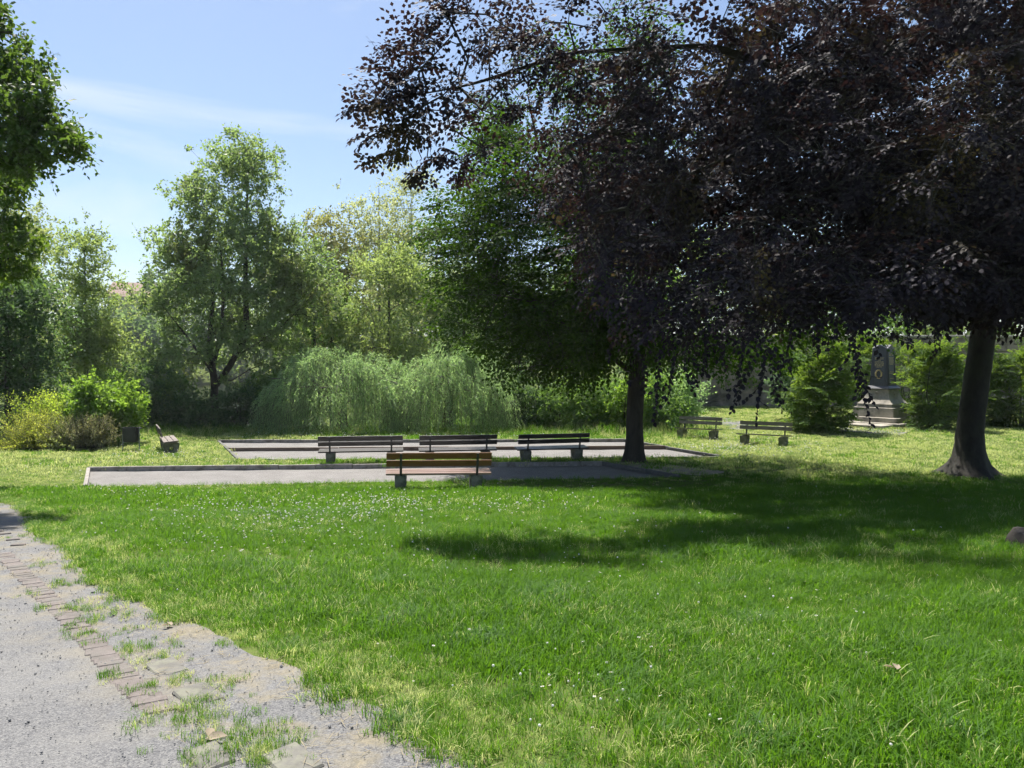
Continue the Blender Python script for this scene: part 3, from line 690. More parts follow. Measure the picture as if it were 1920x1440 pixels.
def t_bushy(rng, nt=7, per=7, leaf=0.09, up=0.7):
    P, Aa, Nn, T = [], [], [], []
    for i in range(nt):
        d = unit(np.array([rng.uniform(0.1, 1), rng.normal(0, 0.65), rng.normal(0.05, 0.5)])); l = rng.uniform(0.4, 1.0); o0 = np.array([rng.uniform(0, 0.2), 0, 0])
        for j in range(per):
            t = (j + rng.uniform(0.2, 1)) / per; q = o0 + d * l * t
            a = unit(d * 0.5 + rng.normal(0, 0.6, 3) + np.array([0, 0, -0.15])); P.append(q); Aa.append(a); Nn.append(unit(rng.normal(0, 0.6, 3) + np.array([0, 0, up])))
        T.append((o0, o0 + d * l))
    k = len(P); return np.array(P), np.array(Aa), np.array(Nn), leaf * rng.uniform(0.65, 1.25, k), T

def t_upright(rng, per=26, leaf=0.06):
    """one leafy shoot"""
    P, Aa, Nn = [], [], []
    for j in range(per):
        t = (j + 0.5) / per; a = 2.4 * j
        s = np.array([0.45, math.cos(a), math.sin(a)]); P.append(np.array([t, 0.02 * math.cos(a), 0.02 * math.sin(a)])); Aa.append(unit(s)); Nn.append(unit(np.array([1, 0, 0.0]) + rng.normal(0, 0.3, 3)))
    return np.array(P), np.array(Aa), np.array(Nn), leaf * rng.uniform(0.7, 1.2, per) * np.linspace(1.1, 0.7, per), [(np.zeros(3), np.array([1.0, 0, 0]))]

def frames(D, rng, roll=0.3):
    D = unit(D); up = np.tile([0, 0, 1.0], (len(D), 1)) + rng.normal(0, roll, D.shape)
    Y = unit(np.cross(up, D)); Z = np.cross(D, Y); return np.stack([D, Y, Z], -1)      # columns

def leaf_mesh(name, Ps, Ax, Nx, Ls, wr=0.6, fold=0.15, ovate=False, near=None):
    if near is not None:       # detailed leaves only where they show large
        a_ = leaf_arrays(Ps[near], Ax[near], Nx[near], Ls[near], wr, fold, True); b_ = leaf_arrays(Ps[~near], Ax[~near], Nx[~near], Ls[~near], wr * 1.1, fold, False)
        return mesh_np(name, np.concatenate([a_[0], b_[0]]), a_[1] + [f + len(a_[0]) for f in b_[1]])
    V, Fl = leaf_arrays(Ps, Ax, Nx, Ls, wr, fold, ovate); return mesh_np(name, V, Fl)

def leaf_arrays(Ps, Ax, Nx, Ls, wr, fold, ovate):
    Nx = unit(Nx - Ax * np.sum(Nx * Ax, -1, keepdims=True)); Sx = np.cross(Ax, Nx); L = Ls[:, None]; w = L * wr * 0.5
    if ovate:
        V = np.stack([Ps, Ps + Ax * L * 0.3 + Sx * w + Nx * w * fold, Ps + Ax * L * 0.7 + Sx * w * 0.8 + Nx * w * fold, Ps + Ax * L - Nx * L * 0.06,
                      Ps + Ax * L * 0.7 - Sx * w * 0.8 + Nx * w * fold, Ps + Ax * L * 0.3 - Sx * w + Nx * w * fold], 1)
        n = len(Ps); b = (np.arange(n) * 6)[:, None]
        return V.reshape(-1, 3), [b + np.array([0, 1, 2, 3]), b + np.array([0, 3, 4, 5])]
    V = np.stack([Ps, Ps + Ax * L * 0.45 + Sx * w + Nx * w * fold, Ps + Ax * L, Ps + Ax * L * 0.45 - Sx * w + Nx * w * fold], 1)
    b = (np.arange(len(Ps)) * 4)[:, None]
    return V.reshape(-1, 3), [b + np.array([0, 1, 2, 3])]

def place_sprays(temps, pos, D, sc, rng, roll=0.3):
    """returns leaf arrays and twig segments for all sprays"""
    Rm = frames(D, rng, roll); which = rng.integers(0, len(temps), len(pos)); O = [[], [], [], []]; TW = []
    for k, (P, Aa, Nn, Ls, T) in enumerate(temps):
        m = which == k
        if not m.any(): continue
        r_ = Rm[m]; s = sc[m][:, None, None]
        O[0].append((np.einsum('sij,kj->ski', r_, P) * s + pos[m][:, None]).reshape(-1, 3))
        O[1].append(np.einsum('sij,kj->ski', r_, Aa).reshape(-1, 3)); O[2].append(np.einsum('sij,kj->ski', r_, Nn).reshape(-1, 3))
        O[3].append(np.tile(Ls, m.sum()))
        a = np.array([t[0] for t in T]); b = np.array([t[1] for t in T])
        TW.append((((np.einsum('sij,kj->ski', r_, a) * s + pos[m][:, None]).reshape(-1, 3)), ((np.einsum('sij,kj->ski', r_, b) * s + pos[m][:, None]).reshape(-1, 3))))
    return [np.concatenate(o) for o in O], (np.concatenate([t[0] for t in TW]), np.concatenate([t[1] for t in TW]))

def prism_mesh(A_, B_, ra, rb_, n=5):
    """tapered prisms from A to B"""
    D = unit(B_ - A_); ref = np.where(np.abs(D[:, 2:3]) > 0.9, np.array([[1.0, 0, 0]]), np.array([[0, 0, 1.0]]))
    U = unit(np.cross(D, ref)); V = np.cross(D, U); th_ = np.arange(n) * 2 * math.pi / n
    ring = U[:, None] * np.cos(th_)[None, :, None] + V[:, None] * np.sin(th_)[None, :, None]
    Va = A_[:, None] + ring * ra[:, None, None]; Vb = B_[:, None] + ring * rb_[:, None, None]
    VV = np.concatenate([Va, Vb], 1).reshape(-1, 3); b = (np.arange(len(A_)) * 2 * n)[:, None, None]
    k = np.arange(n); f = np.stack([k, (k + 1) % n, n + (k + 1) % n, n + k], -1)[None]
    return VV, (b + f).reshape(-1, 4)

def trunk_lathe(pts, rad, rng, n=18, flare=0.0, seed=0):
    pts = np.array(pts, float); rad = np.array(rad, float)
    s = np.concatenate([[0], np.cumsum(np.linalg.norm(np.diff(pts, axis=0), axis=1))]); m = max(6, int(s[-1] / 0.18)); t = np.linspace(0, s[-1], m)
    C = np.stack([np.interp(t, s, pts[:, i]) for i in range(3)], -1); r = np.interp(t, s, rad)
    for _ in range(3): C[1:-1] = (C[:-2] + 2 * C[1:-1] + C[2:]) / 4
    th_ = np.arange(n) * 2 * math.pi / n; ph = rng.uniform(0, 6, 4)
    lob = 1 + 0.05 * np.sin(2 * th_ + ph[0]) + 0.035 * np.sin(3 * th_ + ph[1]) + 0.02 * np.sin(7 * th_ + ph[3])
    h = C[:, 2] - C[0, 2]; fl = flare * np.exp(-np.maximum(h - 0.2, 0) / 0.24)
    root = 1 + 0.35 * np.sin(5 * th_ + ph[2]) + 0.2 * np.sin(3 * th_ + ph[1])
    Rr = r[:, None] * lob[None] + fl[:, None] * np.maximum(0.15, root)[None] + r[:, None] * 0.02 * rng.normal(0, 1, (m, n))
    V = np.stack([C[:, 0:1] + Rr * np.cos(th_), C[:, 1:2] + Rr * np.sin(th_), np.repeat(C[:, 2:3], n, 1)], -1)
    I = np.arange(m * n).reshape(m, n); J = np.roll(I, -1, 1)
    return V.reshape(-1, 3), np.stack([I[:-1], J[:-1], J[1:], I[1:]], -1).reshape(-1, 4)

def grow(trunks, targets_list, rng, rt=0.006, pipe=0.43, down=0.8, arch=0.1, seg=0.6, skip=0.25):
    """trunks: list of (pts, radii). targets_list: arrays attached in order. -> nodes, parents, radii, direction at last targets"""
    N, Par, fixed = [], [], []
    for pts, rad in trunks:
        pts = np.array(pts, float); s = np.concatenate([[0], np.cumsum(np.linalg.norm(np.diff(pts, axis=0), axis=1))]); m = max(3, int(s[-1] / 0.5)); t = np.linspace(0, s[-1], m)
        b = len(N)
        for i, tt in enumerate(t):
            N.append([np.interp(tt, s, pts[:, k]) for k in range(3)]); Par.append(b + i - 1 if i else -1)
            fixed.append(np.interp(tt, s, rad) if tt >= skip * s[-1] else -np.interp(tt, s, rad))   # negative: no branches here
    cap = len(N) + sum(len(t) for t in targets_list) * 14; NN = np.zeros((cap, 3)); NN[:len(N)] = N; par = list(Par); fx = list(fixed); n = len(N); block = np.zeros(cap); block[:n] = [1e3 if f < 0 else 0 for f in fixed]
    tips = []; dirs = []
    base_n = n
    for T in targets_list:
        tips, dirs = [], []
        d0 = np.min(np.linalg.norm(T[:, None] - NN[None, :base_n][:, block[:base_n] < 1], axis=-1), 1)
        for i in np.argsort(d0):
            q = T[i]; dv_ = NN[:n] - q; c = np.sqrt((dv_ ** 2).sum(1)) + down * np.maximum(0, dv_[:, 2]) + block[:n]
            k = int(np.argmin(c)); p0 = NN[k]; l = float(np.linalg.norm(q - p0)); m = max(1, min(12, int(l / seg)))
            mid = (p0 + q) / 2 + np.array([rng.normal(0, 0.07) * l, rng.normal(0, 0.07) * l, arch * l]); prev = k
            for j in range(1, m + 1):
                t = j / m; NN[n] = (1 - t) ** 2 * p0 + 2 * t * (1 - t) * mid + t * t * q; par.append(prev); fx.append(0); prev = n; n += 1
            tips.append(q); dirs.append(q - NN[par[n - 1]])
    cnt = np.zeros(n); isleaf = np.ones(n, bool)
    for i in range(n):
        if par[i] >= 0: isleaf[par[i]] = False
    cnt[isleaf] = 1
    for i in range(n - 1, -1, -1):
        if par[i] >= 0: cnt[par[i]] += cnt[i]
    rad = rt * cnt ** pipe
    for i in range(n):
        if fx[i]: rad[i] = abs(fx[i])
        elif par[i] >= 0: rad[i] = min(rad[i], rad[par[i]] * (0.7 if fx[par[i]] else 0.98))
    ed = np.arange(base_n, n); pr = np.array(par)[ed]
    ra = np.minimum(rad[pr], rad[ed] * 1.25)
    return NN[pr], NN[ed], ra, rad[ed], np.array(tips), np.array(dirs)

def blob_targets(blobs, rng, clump_r, per, rin=0.45):
    """blobs: (cx,cy,cz,rx,ry,rz,nclumps). -> clump centres, tips"""
    C, T = [], []
    for (cx, cy_, cz, rx, ry, rz, nc) in blobs:
        d = unit(rng.normal(0, 1, (nc, 3))); r_ = (rng.uniform(rin ** 3, 1, nc)) ** (1 / 3)
        c = np.array([cx, cy_, cz]) + d * r_[:, None] * np.array([rx, ry, rz]); C.append(c)
        k = rng.poisson(per, nc).clip(2)
        for ci, ki in zip(c, k): T.append(ci + rng.normal(0, 1, (ki, 3)) * clump_r * rng.uniform(0.7, 1.25) * np.array([1, 1, 0.62]))
    return np.concatenate(C), np.concatenate(T)

def make_tree(name, label, trunks, blobs, leafmat, bark, seed, style='bushy', leaf=0.09, spray=(0.5, 0.8), clump_r=0.6, per=12, wr=0.6, zmin=None,
              group=None, cat='tree', flare=0.1, rt=0.006, pipe=0.43, droop=0.0, twigs=0.0, ovate=False, down=0.8, ntw=7, perl=7, rin=0.45, skip=0.25, keep=None, arch=0.1, extra=None, roll=0.35, bmin=0.0, far_gain=None, free=None, hang=None):
    rng = rnd(seed); base = trunks[0][0][0]
    root = empty(name, (base[0], base[1], base[2] + 0.1)); prop(root, label, cat, group); off = np.array(root.location)
    C, T = blob_targets(blobs, rng, clump_r, per, rin)
    if extra is not None: C = np.concatenate([C, extra[0]]); T = np.concatenate([T, extra[1]])
    zm = zmin(T) if callable(zmin) else (zmin if zmin is not None else -9)
    T = T[T[:, 2] > zm]; C = C[C[:, 2] > (zmin if isinstance(zmin, (int, float)) else 0.5)]
    if keep is not None: T = T[keep(T)]
    if free is not None: T = np.concatenate([T, free])
    if style == 'flat': temps = [t_flat(rng, 6, leaf) for _ in range(6)]
    elif style == 'shoot': temps = [t_upright(rng, perl * 3, leaf) for _ in range(5)]
    else: temps = [t_bushy(rng, ntw, perl, leaf) for _ in range(6)]
    a, b, ra, rb_, tips, dirs = grow(trunks, [C, T], rng, rt, pipe, down, arch, skip=skip)
    ax = np.array(trunks[0][0][-1]) * 0.5 + np.array(trunks[0][0][0]) * 0.5
    outw = unit((tips - ax) * np.array([1, 1, 0.35])); D = unit(unit(dirs) * 0.55 + outw * 0.6 + rng.normal(0, 0.28, tips.shape) + np.array([0, 0, -droop]))
    sc = rng.uniform(spray[0], spray[1], len(tips))
    if free is not None: sc = np.where(np.isin(tips[:, 0], free[:, 0]), sc * 0.48, sc)
    (P, Ax, Nx, Ls), (ta, tb) = place_sprays(temps, tips - D * sc[:, None] * 0.35, D, sc, rng, roll)
    if hang is not None:
        P, Ax, Nx, Ls = [np.concatenate([u, v]) for u, v in zip((P, Ax, Nx, Ls), hang[:4])]
        a = np.concatenate([a, hang[4]]); b = np.concatenate([b, hang[5]]); ra = np.concatenate([ra, np.full(len(hang[4]), 0.004)]); rb_ = np.concatenate([rb_, np.full(len(hang[4]), 0.0035)])
    if far_gain: Ls = Ls * np.where(P[:, 1] > 13.2, far_gain, 1.0)
    cm = leaf_mesh('crown', P - off, Ax, Nx, Ls, wr, 0.2, ovate, (P[:, 1] < 11.3) & (P[:, 2] < 6.8) if ovate else None); crown = link('crown', cm, M[leafmat], root)
    Vs, Fs, nb = [], [], 0
    for pts, rad in trunks:
        V, f = trunk_lathe(pts, rad, rng, 18 if rad[0] > 0.12 else 8, flare if pts is trunks[0][0] else 0); Vs.append(V); Fs.append(f + nb); nb += len(V)
    big = rb_ > rt * bmin
    V, f = prism_mesh(a[big], b[big], ra[big], rb_[big], 6 if twigs > 0 else 4); Vs.append(V); Fs.append(f + nb); nb += len(V)
    if twigs > 0:
        ta, tb = ta[::3], tb[::3]; V, f = prism_mesh(ta, tb, np.full(len(ta), twigs), np.full(len(ta), twigs * 0.4), 3); Vs.append(V); Fs.append(f + nb)
    tm = mesh_np('trunk', np.concatenate(Vs) - off, [np.concatenate(Fs)], True); link('trunk', tm, M[bark], root)
    return root

G0 = lambda px, py: gp(px, py)
# ---- copper beech at right
bt = gp(1812, 893); bx, by, bz = bt[0] + 0.12, bt[1] + 0.1, bt[2] - 0.25
limb = [at(1600, 215, 16.3), at(1470, 130, 14.9), at(1330, 85, 13.8), at(1070, 98, 12.4), at(880, 160, 11.8), at(740, 185, 11.3)]
fork = at(1868, 470, by)
trunksB = [([(bx, by, bz), (bx + 0.02, by, bz + 1.5), (bx + 0.25, by + 0.05, bz + 3.2), (fork[0], fork[1], fork[2]), (fork[0] + 0.2, by - 0.1, 9.0), (fork[0] + 0.1, by - 0.6, 11.5), (fork[0] - 0.2, by - 1.2, 15.2)], [0.38, 0.315, 0.30, 0.28, 0.23, 0.15, 0.05]),
           ([fork - np.array([0, 0, 0.1])] + limb, [0.24, 0.17, 0.145, 0.125, 0.085, 0.05, 0.02]),
           ([fork + np.array([0, 0, 0.8]), at(1720, 300, 17.2), at(1620, 320, 15.8), at(1560, 350, 14.6)], [0.2, 0.12, 0.07, 0.03]),
           ([fork + np.array([0, 0, 1.6]), (fork[0] + 2.5, by - 3, 8.5), (fork[0] + 4, by - 6.5, 8.0)], [0.19, 0.13, 0.03]),
           ([fork + np.array([0, 0, 1.4]), (fork[0] + 2.5, by + 2, 8.5), (fork[0] + 5, by + 3.0, 9.0)], [0.18, 0.12, 0.03]),
           ([fork + np.array([0, 0, 2.2]), (fork[0] - 2.0, by - 2, 10.5), (fork[0] - 4.5, by - 4.5, 11.5)], [0.19, 0.13, 0.03])]
rbk = rnd(77)
def beech_extra():
    """clumps placed by pixel and depth where the drooping skirt hangs"""
    pts = []
    def cl(px, py, d, n=1, sx=0, sy=0):
        for _ in range(n): pts.append(at(px + rbk.normal(0, 1) * sx, py + rbk.normal(0, 1) * sy, d + rbk.normal(0, 0.25)))
    for (x, y) in ((700, 175), (735, 150), (760, 210), (740, 250), (790, 290), (800, 120), (840, 70), (840, 180), (850, 240), (880, 110), (900, 30), (830, 20), (910, 200), (920, 270), (900, 310), (960, 60), (960, 150)): cl(x, y, 11.2, 1, 8, 8)
    for (x, y) in ((1000, 30), (1010, 120), (1080, 40), (1100, 150), (1150, 80), (1180, 180), (1220, 30), (1250, 130), (1130, 230), (1200, 270), (1290, 220), (1060, 260), (1110, 330), (1180, 380), (1090, 420)): cl(x, y, 12.0, 1, 15, 15)
    for (x, y) in ((1130, 520), (1160, 600), (1200, 660), (1100, 560), (1230, 560), (1260, 640), (1290, 690), (1240, 720), (1180, 480), (1270, 500), (1330, 600), (1380, 680), (1420, 720), (1440, 640), (1490, 660), (1350, 520), (1420, 560), (1530, 600), (1560, 560), (1590, 620), (1596, 660), (1630, 590), (1700, 560), (1480, 480)): cl(x, y - 45, 11.4, 1, 12, 10)
    for (x, y) in ((1740, 600), (1760, 560), (1790, 610), (1740, 690), (1730, 740), (1760, 650), (1900, 560), (1890, 640), (1910, 480), (1850, 420)): cl(x, y, 16.5, 1, 10, 10)
    return np.array(pts)
ex = beech_extra()
ext = np.concatenate([c + rbk.normal(0, 1, (6 if i < 17 else 11, 3)) * np.array([0.36, 0.16 if i < 32 else 0.42, 0.30]) for i, c in enumerate(ex)])
blobsB = [(bx - 3.4, by - 3.6, 7.4, 7.0, 4.8, 3.8, 92), (bx - 4.8, by - 4.4, 5.2, 4.6, 3.4, 2.4, 46), (bx + 0.2, by - 1.6, 10.0, 6.5, 4.2, 3.4, 52), (bx + 4.5, by - 1.8, 7.6, 4.0, 4.5, 3.8, 26), (bx - 0.2, by - 4.4, 14.0, 5.5, 4.4, 2.4, 56), (bx - 6.8, by - 4.6, 14.2, 6.2, 4.0, 1.8, 52), (bx - 1.6, by + 0.3, 8.6, 6.5, 3.0, 3.6, 36), (bx - 1.0, by - 5.2, 6.0, 4.2, 2.4, 2.4, 28)]  # two highest blobs, out of view, added to spread shade over the lawn
def fingers(lines):
    out = []
    for (x0, y0, x1, y1, d, n) in lines:
        for t in np.linspace(0, 1, n):
            out.append(at(x0 + (x1 - x0) * t + rbk.normal(0, 7) * (1 - 0.6 * t), y0 + (y1 - y0) * t + 10 * math.sin(t * 2.5) + rbk.normal(0, 7) * (1 - 0.6 * t), d + rbk.normal(0, 0.15)))
    return np.array(out)
FREE = fingers([(1320, 95, 1070, 110, 13.0, 14), (1070, 110, 880, 165, 12.0, 12), (1010, 60, 900, 90, 11.8, 8), (1120, 150, 960, 200, 12.0, 10), (790, 160, 672, 192, 11.0, 7), (790, 215, 676, 246, 11.0, 7), (800, 250, 705, 288, 11.1, 6), (840, 275, 785, 322, 11.2, 5), (800, 115, 706, 118, 11.1, 6), (830, 70, 740, 76, 11.2, 6), (860, 20, 800, 36, 11.3, 5), (850, 0, 812, -10, 11.3, 4), (900, 280, 850, 325, 11.6, 4)])
def hanging(lines, leaf=0.085):
    """single leafy twigs hanging from the skirt of the crown: leaf arrays + twig segments"""
    P, A_, N_, L_s, sa, sb = [], [], [], [], [], []
    for (x0, y0, x1, y1, d) in lines:
        for br in range(3):
            p0, p1 = at(x0, y0, d), at(x1, y1, d)
            if br: p0 = p0 + (p1 - p0) * (0.3 * br); p1 = p0 + (p1 - p0) * 0.55 + rbk.normal(0, 0.12, 3) * np.array([1, 1, 0.3])
            n_ = max(4, int(np.linalg.norm(p1 - p0) / 0.042)); t = np.linspace(0, 1, n_)[:, None]; sag = np.array([rbk.normal(0, 0.06), rbk.normal(0, 0.06), 0])
            Q = p0 + (p1 - p0) * t + sag * np.sin(t * 3.1); tg = unit(np.gradient(Q, axis=0)); sd = np.where(np.arange(n_) % 2, 1, -1)[:, None]; lat = unit(np.cross(tg, rbk.normal(0, 1, 3)))
            P.append(Q); A_.append(unit(tg * 0.6 + lat * sd * 0.8 + np.array([0, 0, -0.45]) + rbk.normal(0, 0.2, Q.shape))); N_.append(unit(rbk.normal(0, 0.5, Q.shape) + np.array([0, -0.6, 0.7]))); L_s.append(leaf * rbk.uniform(0.65, 1.15, n_)); sa.append(Q[:-1]); sb.append(Q[1:])
    return [np.concatenate(v) for v in (P, A_, N_, L_s, sa, sb)]
HANG = hanging([(1236, 655, 1226, 792, 10.6), (1265, 660, 1252, 752, 10.6), (1188, 650, 1205, 738, 10.9), (1290, 640, 1302, 735, 10.8), (1425, 650, 1372, 772, 10.4), (1440, 650, 1418, 792, 10.4), (1452, 650, 1468, 770, 10.4), (1482, 620, 1486, 705, 10.6), (1395, 640, 1385, 720, 10.6), (1596, 600, 1634, 800, 10.3), (1588, 600, 1606, 742, 10.5), (1560, 590, 1552, 660, 10.6), (1620, 560, 1650, 668, 10.6), (1694, 560, 1712, 655, 11.6), (1730, 570, 1748, 668, 12.5), (1325, 600, 1318, 700, 10.9), (1350, 600, 1362, 690, 10.9), (1520, 590, 1530, 665, 10.9), (1770, 570, 1762, 650, 13.0), (1150, 600, 1140, 675, 11.4)])
def beech_keep(T):
    px = 960 + T[:, 0] / T[:, 1] * F; py = 680 - (T[:, 2] - CAMZ) / T[:, 1] * F
    low = np.interp(px, [640, 780, 860, 960, 1040, 1100, 1200, 1260, 1330, 1420, 1500, 1560, 1610, 1636, 1650, 1680, 1720, 1760, 1800, 1920], [255, 295, 310, 275, 400, 590, 650, 650, 580, 630, 600, 545, 590, 590, 560, 555, 570, 590, 590, 590])
    left = np.interp(py, [-400, 0, 100, 200, 280, 330, 420, 640, 760], [920, 830, 735, 690, 730, 860, 1085, 1160, 1250])
    seen = (px < 1980) & (py > -60)
    return (py < low) & (px > left) & (seen | (rnd(6).uniform(0, 1, len(T)) < 0.42))
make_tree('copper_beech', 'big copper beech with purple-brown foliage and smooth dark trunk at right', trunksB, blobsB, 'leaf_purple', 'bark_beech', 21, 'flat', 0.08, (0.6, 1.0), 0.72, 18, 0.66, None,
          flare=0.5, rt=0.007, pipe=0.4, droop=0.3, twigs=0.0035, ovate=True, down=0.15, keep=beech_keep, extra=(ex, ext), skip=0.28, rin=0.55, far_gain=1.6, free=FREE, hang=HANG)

# ---- hornbeam between the courts
hb = gp(1191, 866); hx, hy_ = hb[0], hb[1]
fk = at(1195, 700, hy_)
trunksH = [([(hx, hy_, -0.2), (hx - 0.02, hy_, 1.4), tuple(fk), (fk[0] + 0.1, hy_ + 0.1, 5.0), (fk[0], hy_, 8.0), (fk[0] - 0.5, hy_, 11.5)], [0.29, 0.255, 0.25, 0.18, 0.11, 0.03]),
           ([fk + np.array([0, 0, -0.1]), at(1110, 640, 22.6), at(1010, 580, 22.2), at(900, 500, 22.0)], [0.15, 0.11, 0.07, 0.02]),
           ([fk + np.array([0, 0, 0.1]), at(1260, 650, 22.4), at(1380, 600, 22.0), at(1480, 560, 21.6)], [0.14, 0.10, 0.06, 0.02]),
           ([fk + np.array([0, 0, 0.5]), at(1090, 480, 23.0), at(1020, 330, 23.2), at(990, 180, 23.4)], [0.13, 0.1, 0.06, 0.02]),
           ([fk + np.array([0, 0, 0.3]), at(1230, 560, 24.0), at(1290, 400, 25.5)], [0.13, 0.1, 0.03])]
blobsH = [(hx - 2.7, hy_ - 0.3, 6.0, 3.6, 3.0, 3.3, 92), (hx - 2.6, hy_ - 0.4, 3.9, 3.6, 2.6, 1.5, 44), (hx + 2.2, hy_ - 0.4, 5.0, 4.2, 3.2, 2.8, 34), (hx - 1.6, hy_ + 0.3, 9.5, 3.0, 3.0, 3.2, 56), (hx + 1.2, hy_ + 1.2, 7.5, 3.6, 2.8, 2.8, 14)]
def horn_keep(T):
    px = 960 + T[:, 0] / T[:, 1] * F; py = 680 - (T[:, 2] - CAMZ) / T[:, 1] * F
    low = np.interp(px, [780, 880, 960, 1060, 1160, 1200, 1300, 1480, 1560], [600, 650, 705, 715, 690, 670, 690, 700, 660])
    left = np.interp(py, [0, 150, 260, 340, 420, 520, 600, 660, 720], [960, 930, 880, 840, 800, 800, 820, 860, 930])
    return (py < low) & (px > left)
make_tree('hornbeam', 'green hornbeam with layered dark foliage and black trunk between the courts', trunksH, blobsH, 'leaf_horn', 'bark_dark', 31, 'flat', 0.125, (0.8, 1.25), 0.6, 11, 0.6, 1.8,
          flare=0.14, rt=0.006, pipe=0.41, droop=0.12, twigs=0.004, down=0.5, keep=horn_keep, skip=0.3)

# ---- left foreground oak, trunk outside the frame
ox, oy = -14.2, 15.0
trunksO = [([(ox, oy, 0.2), (ox, oy, 3.5), (ox + 0.3, oy, 7), (ox + 0.3, oy, 12)], [0.42, 0.36, 0.3, 0.08]),
           ([(ox + 0.1, oy, 5.0), (-11.3, 14.4, 7.2), tuple(at(40, 215, 14.0)), tuple(at(110, 260, 14.0))], [0.2, 0.13, 0.07, 0.03]),
           ([(ox + 0.2, oy, 6.5), (-11.0, 14.2, 9.0), tuple(at(20, 60, 14.0))], [0.18, 0.1, 0.03])]
oex = np.array([at(x, y, 14 + rbk.normal(0, 0.3)) for (x, y) in ((0, 130), (30, 110), (60, 150), (90, 130), (60, 200), (20, 190), (0, 240), (45, 250), (90, 230), (110, 190), (130, 270), (95, 300), (150, 285), (165, 280), (30, 300), (60, 320), (0, 60), (10, 20), (40, 290), (120, 240), (70, 275), (0, 180), (-30, 60), (-40, 150), (-60, 240), (-20, 290))])
oet = np.concatenate([c + rbk.normal(0, 1, (11, 3)) * np.array([0.16, 0.3, 0.16]) for c in oex])
def oak_keep(T):
    px = 960 + T[:, 0] / T[:, 1] * F; py = 680 - (T[:, 2] - CAMZ) / T[:, 1] * F
    right = np.interp(py, [-300, 0, 20, 60, 100, 150, 200, 260, 290, 330, 380], [-30, 12, 25, 40, 100, 118, 112, 150, 170, 85, 20])
    return (px < right) & (py < 345)
make_tree('oak', 'oak bough with lobed green leaves hanging in at the upper left', trunksO, [(ox + 0.5, oy, 9, 4, 3.6, 3.6, 24), (ox + 2.8, oy - 0.6, 7.6, 2.2, 1.8, 2.0, 16)], 'leaf_oak', 'bark_dark', 41, 'bushy', 0.10, (0.36, 0.6), 0.45, 8, 0.62, 5.0,
          keep=oak_keep, extra=(oex, oet), twigs=0.003, down=0.4, skip=0.35)
# ---- chestnut behind it
cx_, cyy = -19.0, 20.0
trunksC = [([(cx_, cyy, 0), (cx_, cyy, 4), (cx_ + 0.3, cyy, 9)], [0.35, 0.28, 0.06]), ([(cx_, cyy, 4), (-15.5, 19.8, 6.3), tuple(at(10, 440, 19.5))], [0.14, 0.09, 0.03])]
cex = np.array([at(x, y, 19.5 + rbk.normal(0, 0.3)) for (x, y) in ((0, 345), (25, 325), (45, 330), (0, 400), (10, 440), (40, 450), (55, 455), (20, 480), (0, 500), (-30, 420), (-40, 350), (-40, 490), (15, 510))])
cet = np.concatenate([c + rbk.normal(0, 1, (9, 3)) * np.array([0.2, 0.3, 0.2]) for c in cex])
def ch_keep(T):
    px = 960 + T[:, 0] / T[:, 1] * F; return px < 78
make_tree('chestnut', 'bright leafy chestnut branches at the left edge below the oak bough', trunksC, [(cx_ + 0.5, cyy, 8, 4, 3.5, 3.0, 24)], 'leaf_chest', 'bark_dark', 43, 'bushy', 0.16, (0.4, 0.65), 0.5, 7, 0.42, 4.3, keep=ch_keep, extra=(cex, cet), twigs=0.004)

# ---- middle distance trees
def simple_tree(name, label, px, d, ytop, ybase, half, leafmat, seed, n=60, per=14, leaf=0.12, shape='oval', bark='bark_dark', lean=0.0, low=0.25, tr=0.16, group='trees beyond the courts', spray=(0.5, 0.85), clump=0.6, rin=0.4, z0=None, wr=0.66, rt=0.006, ntw=6, perl=5, stems=None):
    c = at(px, 700, d); x, y = c[0], c[1]; zg = float(Tz(x, y)) if z0 is None else z0; zt = float(at(px, ytop, d)[2]); h = zt - zg; w = half / F * d
    tr_ = [([(x, y, zg - 0.2), (x + lean * 0.2, y, zg + h * 0.3), (x + lean * 0.6, y, zg + h * 0.6), (x + lean, y, zg + h * 0.95)], [tr, tr * 0.8, tr * 0.45, 0.015])]
    if stems: tr_ += stems
    zb = zg + h * low; ch = zt - zb
    if shape == 'oval': bl = [(x + lean * 0.6, y, zb + ch * 0.5, w, w * 0.85, ch * 0.5, n)]
    elif shape == 'cone': bl = [(x + lean * 0.4, y, zb + ch * 0.25, w, w * 0.9, ch * 0.27, int(n * 0.5)), (x + lean * 0.7, y, zb + ch * 0.52, w * 0.72, w * 0.66, ch * 0.26, int(n * 0.33)), (x + lean, y, zb + ch * 0.8, w * 0.36, w * 0.36, ch * 0.22, int(n * 0.17))]
    elif shape == 'egg': bl = [(x + lean * 0.4, y, zb + ch * 0.36, w, w * 0.85, ch * 0.36, int(n * 0.65)), (x + lean * 0.8, y, zb + ch * 0.7, w * 0.66, w * 0.6, ch * 0.31, int(n * 0.35))]
    return make_tree(name, label, tr_, bl, leafmat, bark, seed, 'bushy', leaf, spray, clump, per, wr, zg + 0.25, group, flare=tr * 0.4, rin=rin, down=0.9, rt=rt, ntw=ntw, perl=perl, skip=max(0.06, low * 0.6), bmin=1.4)

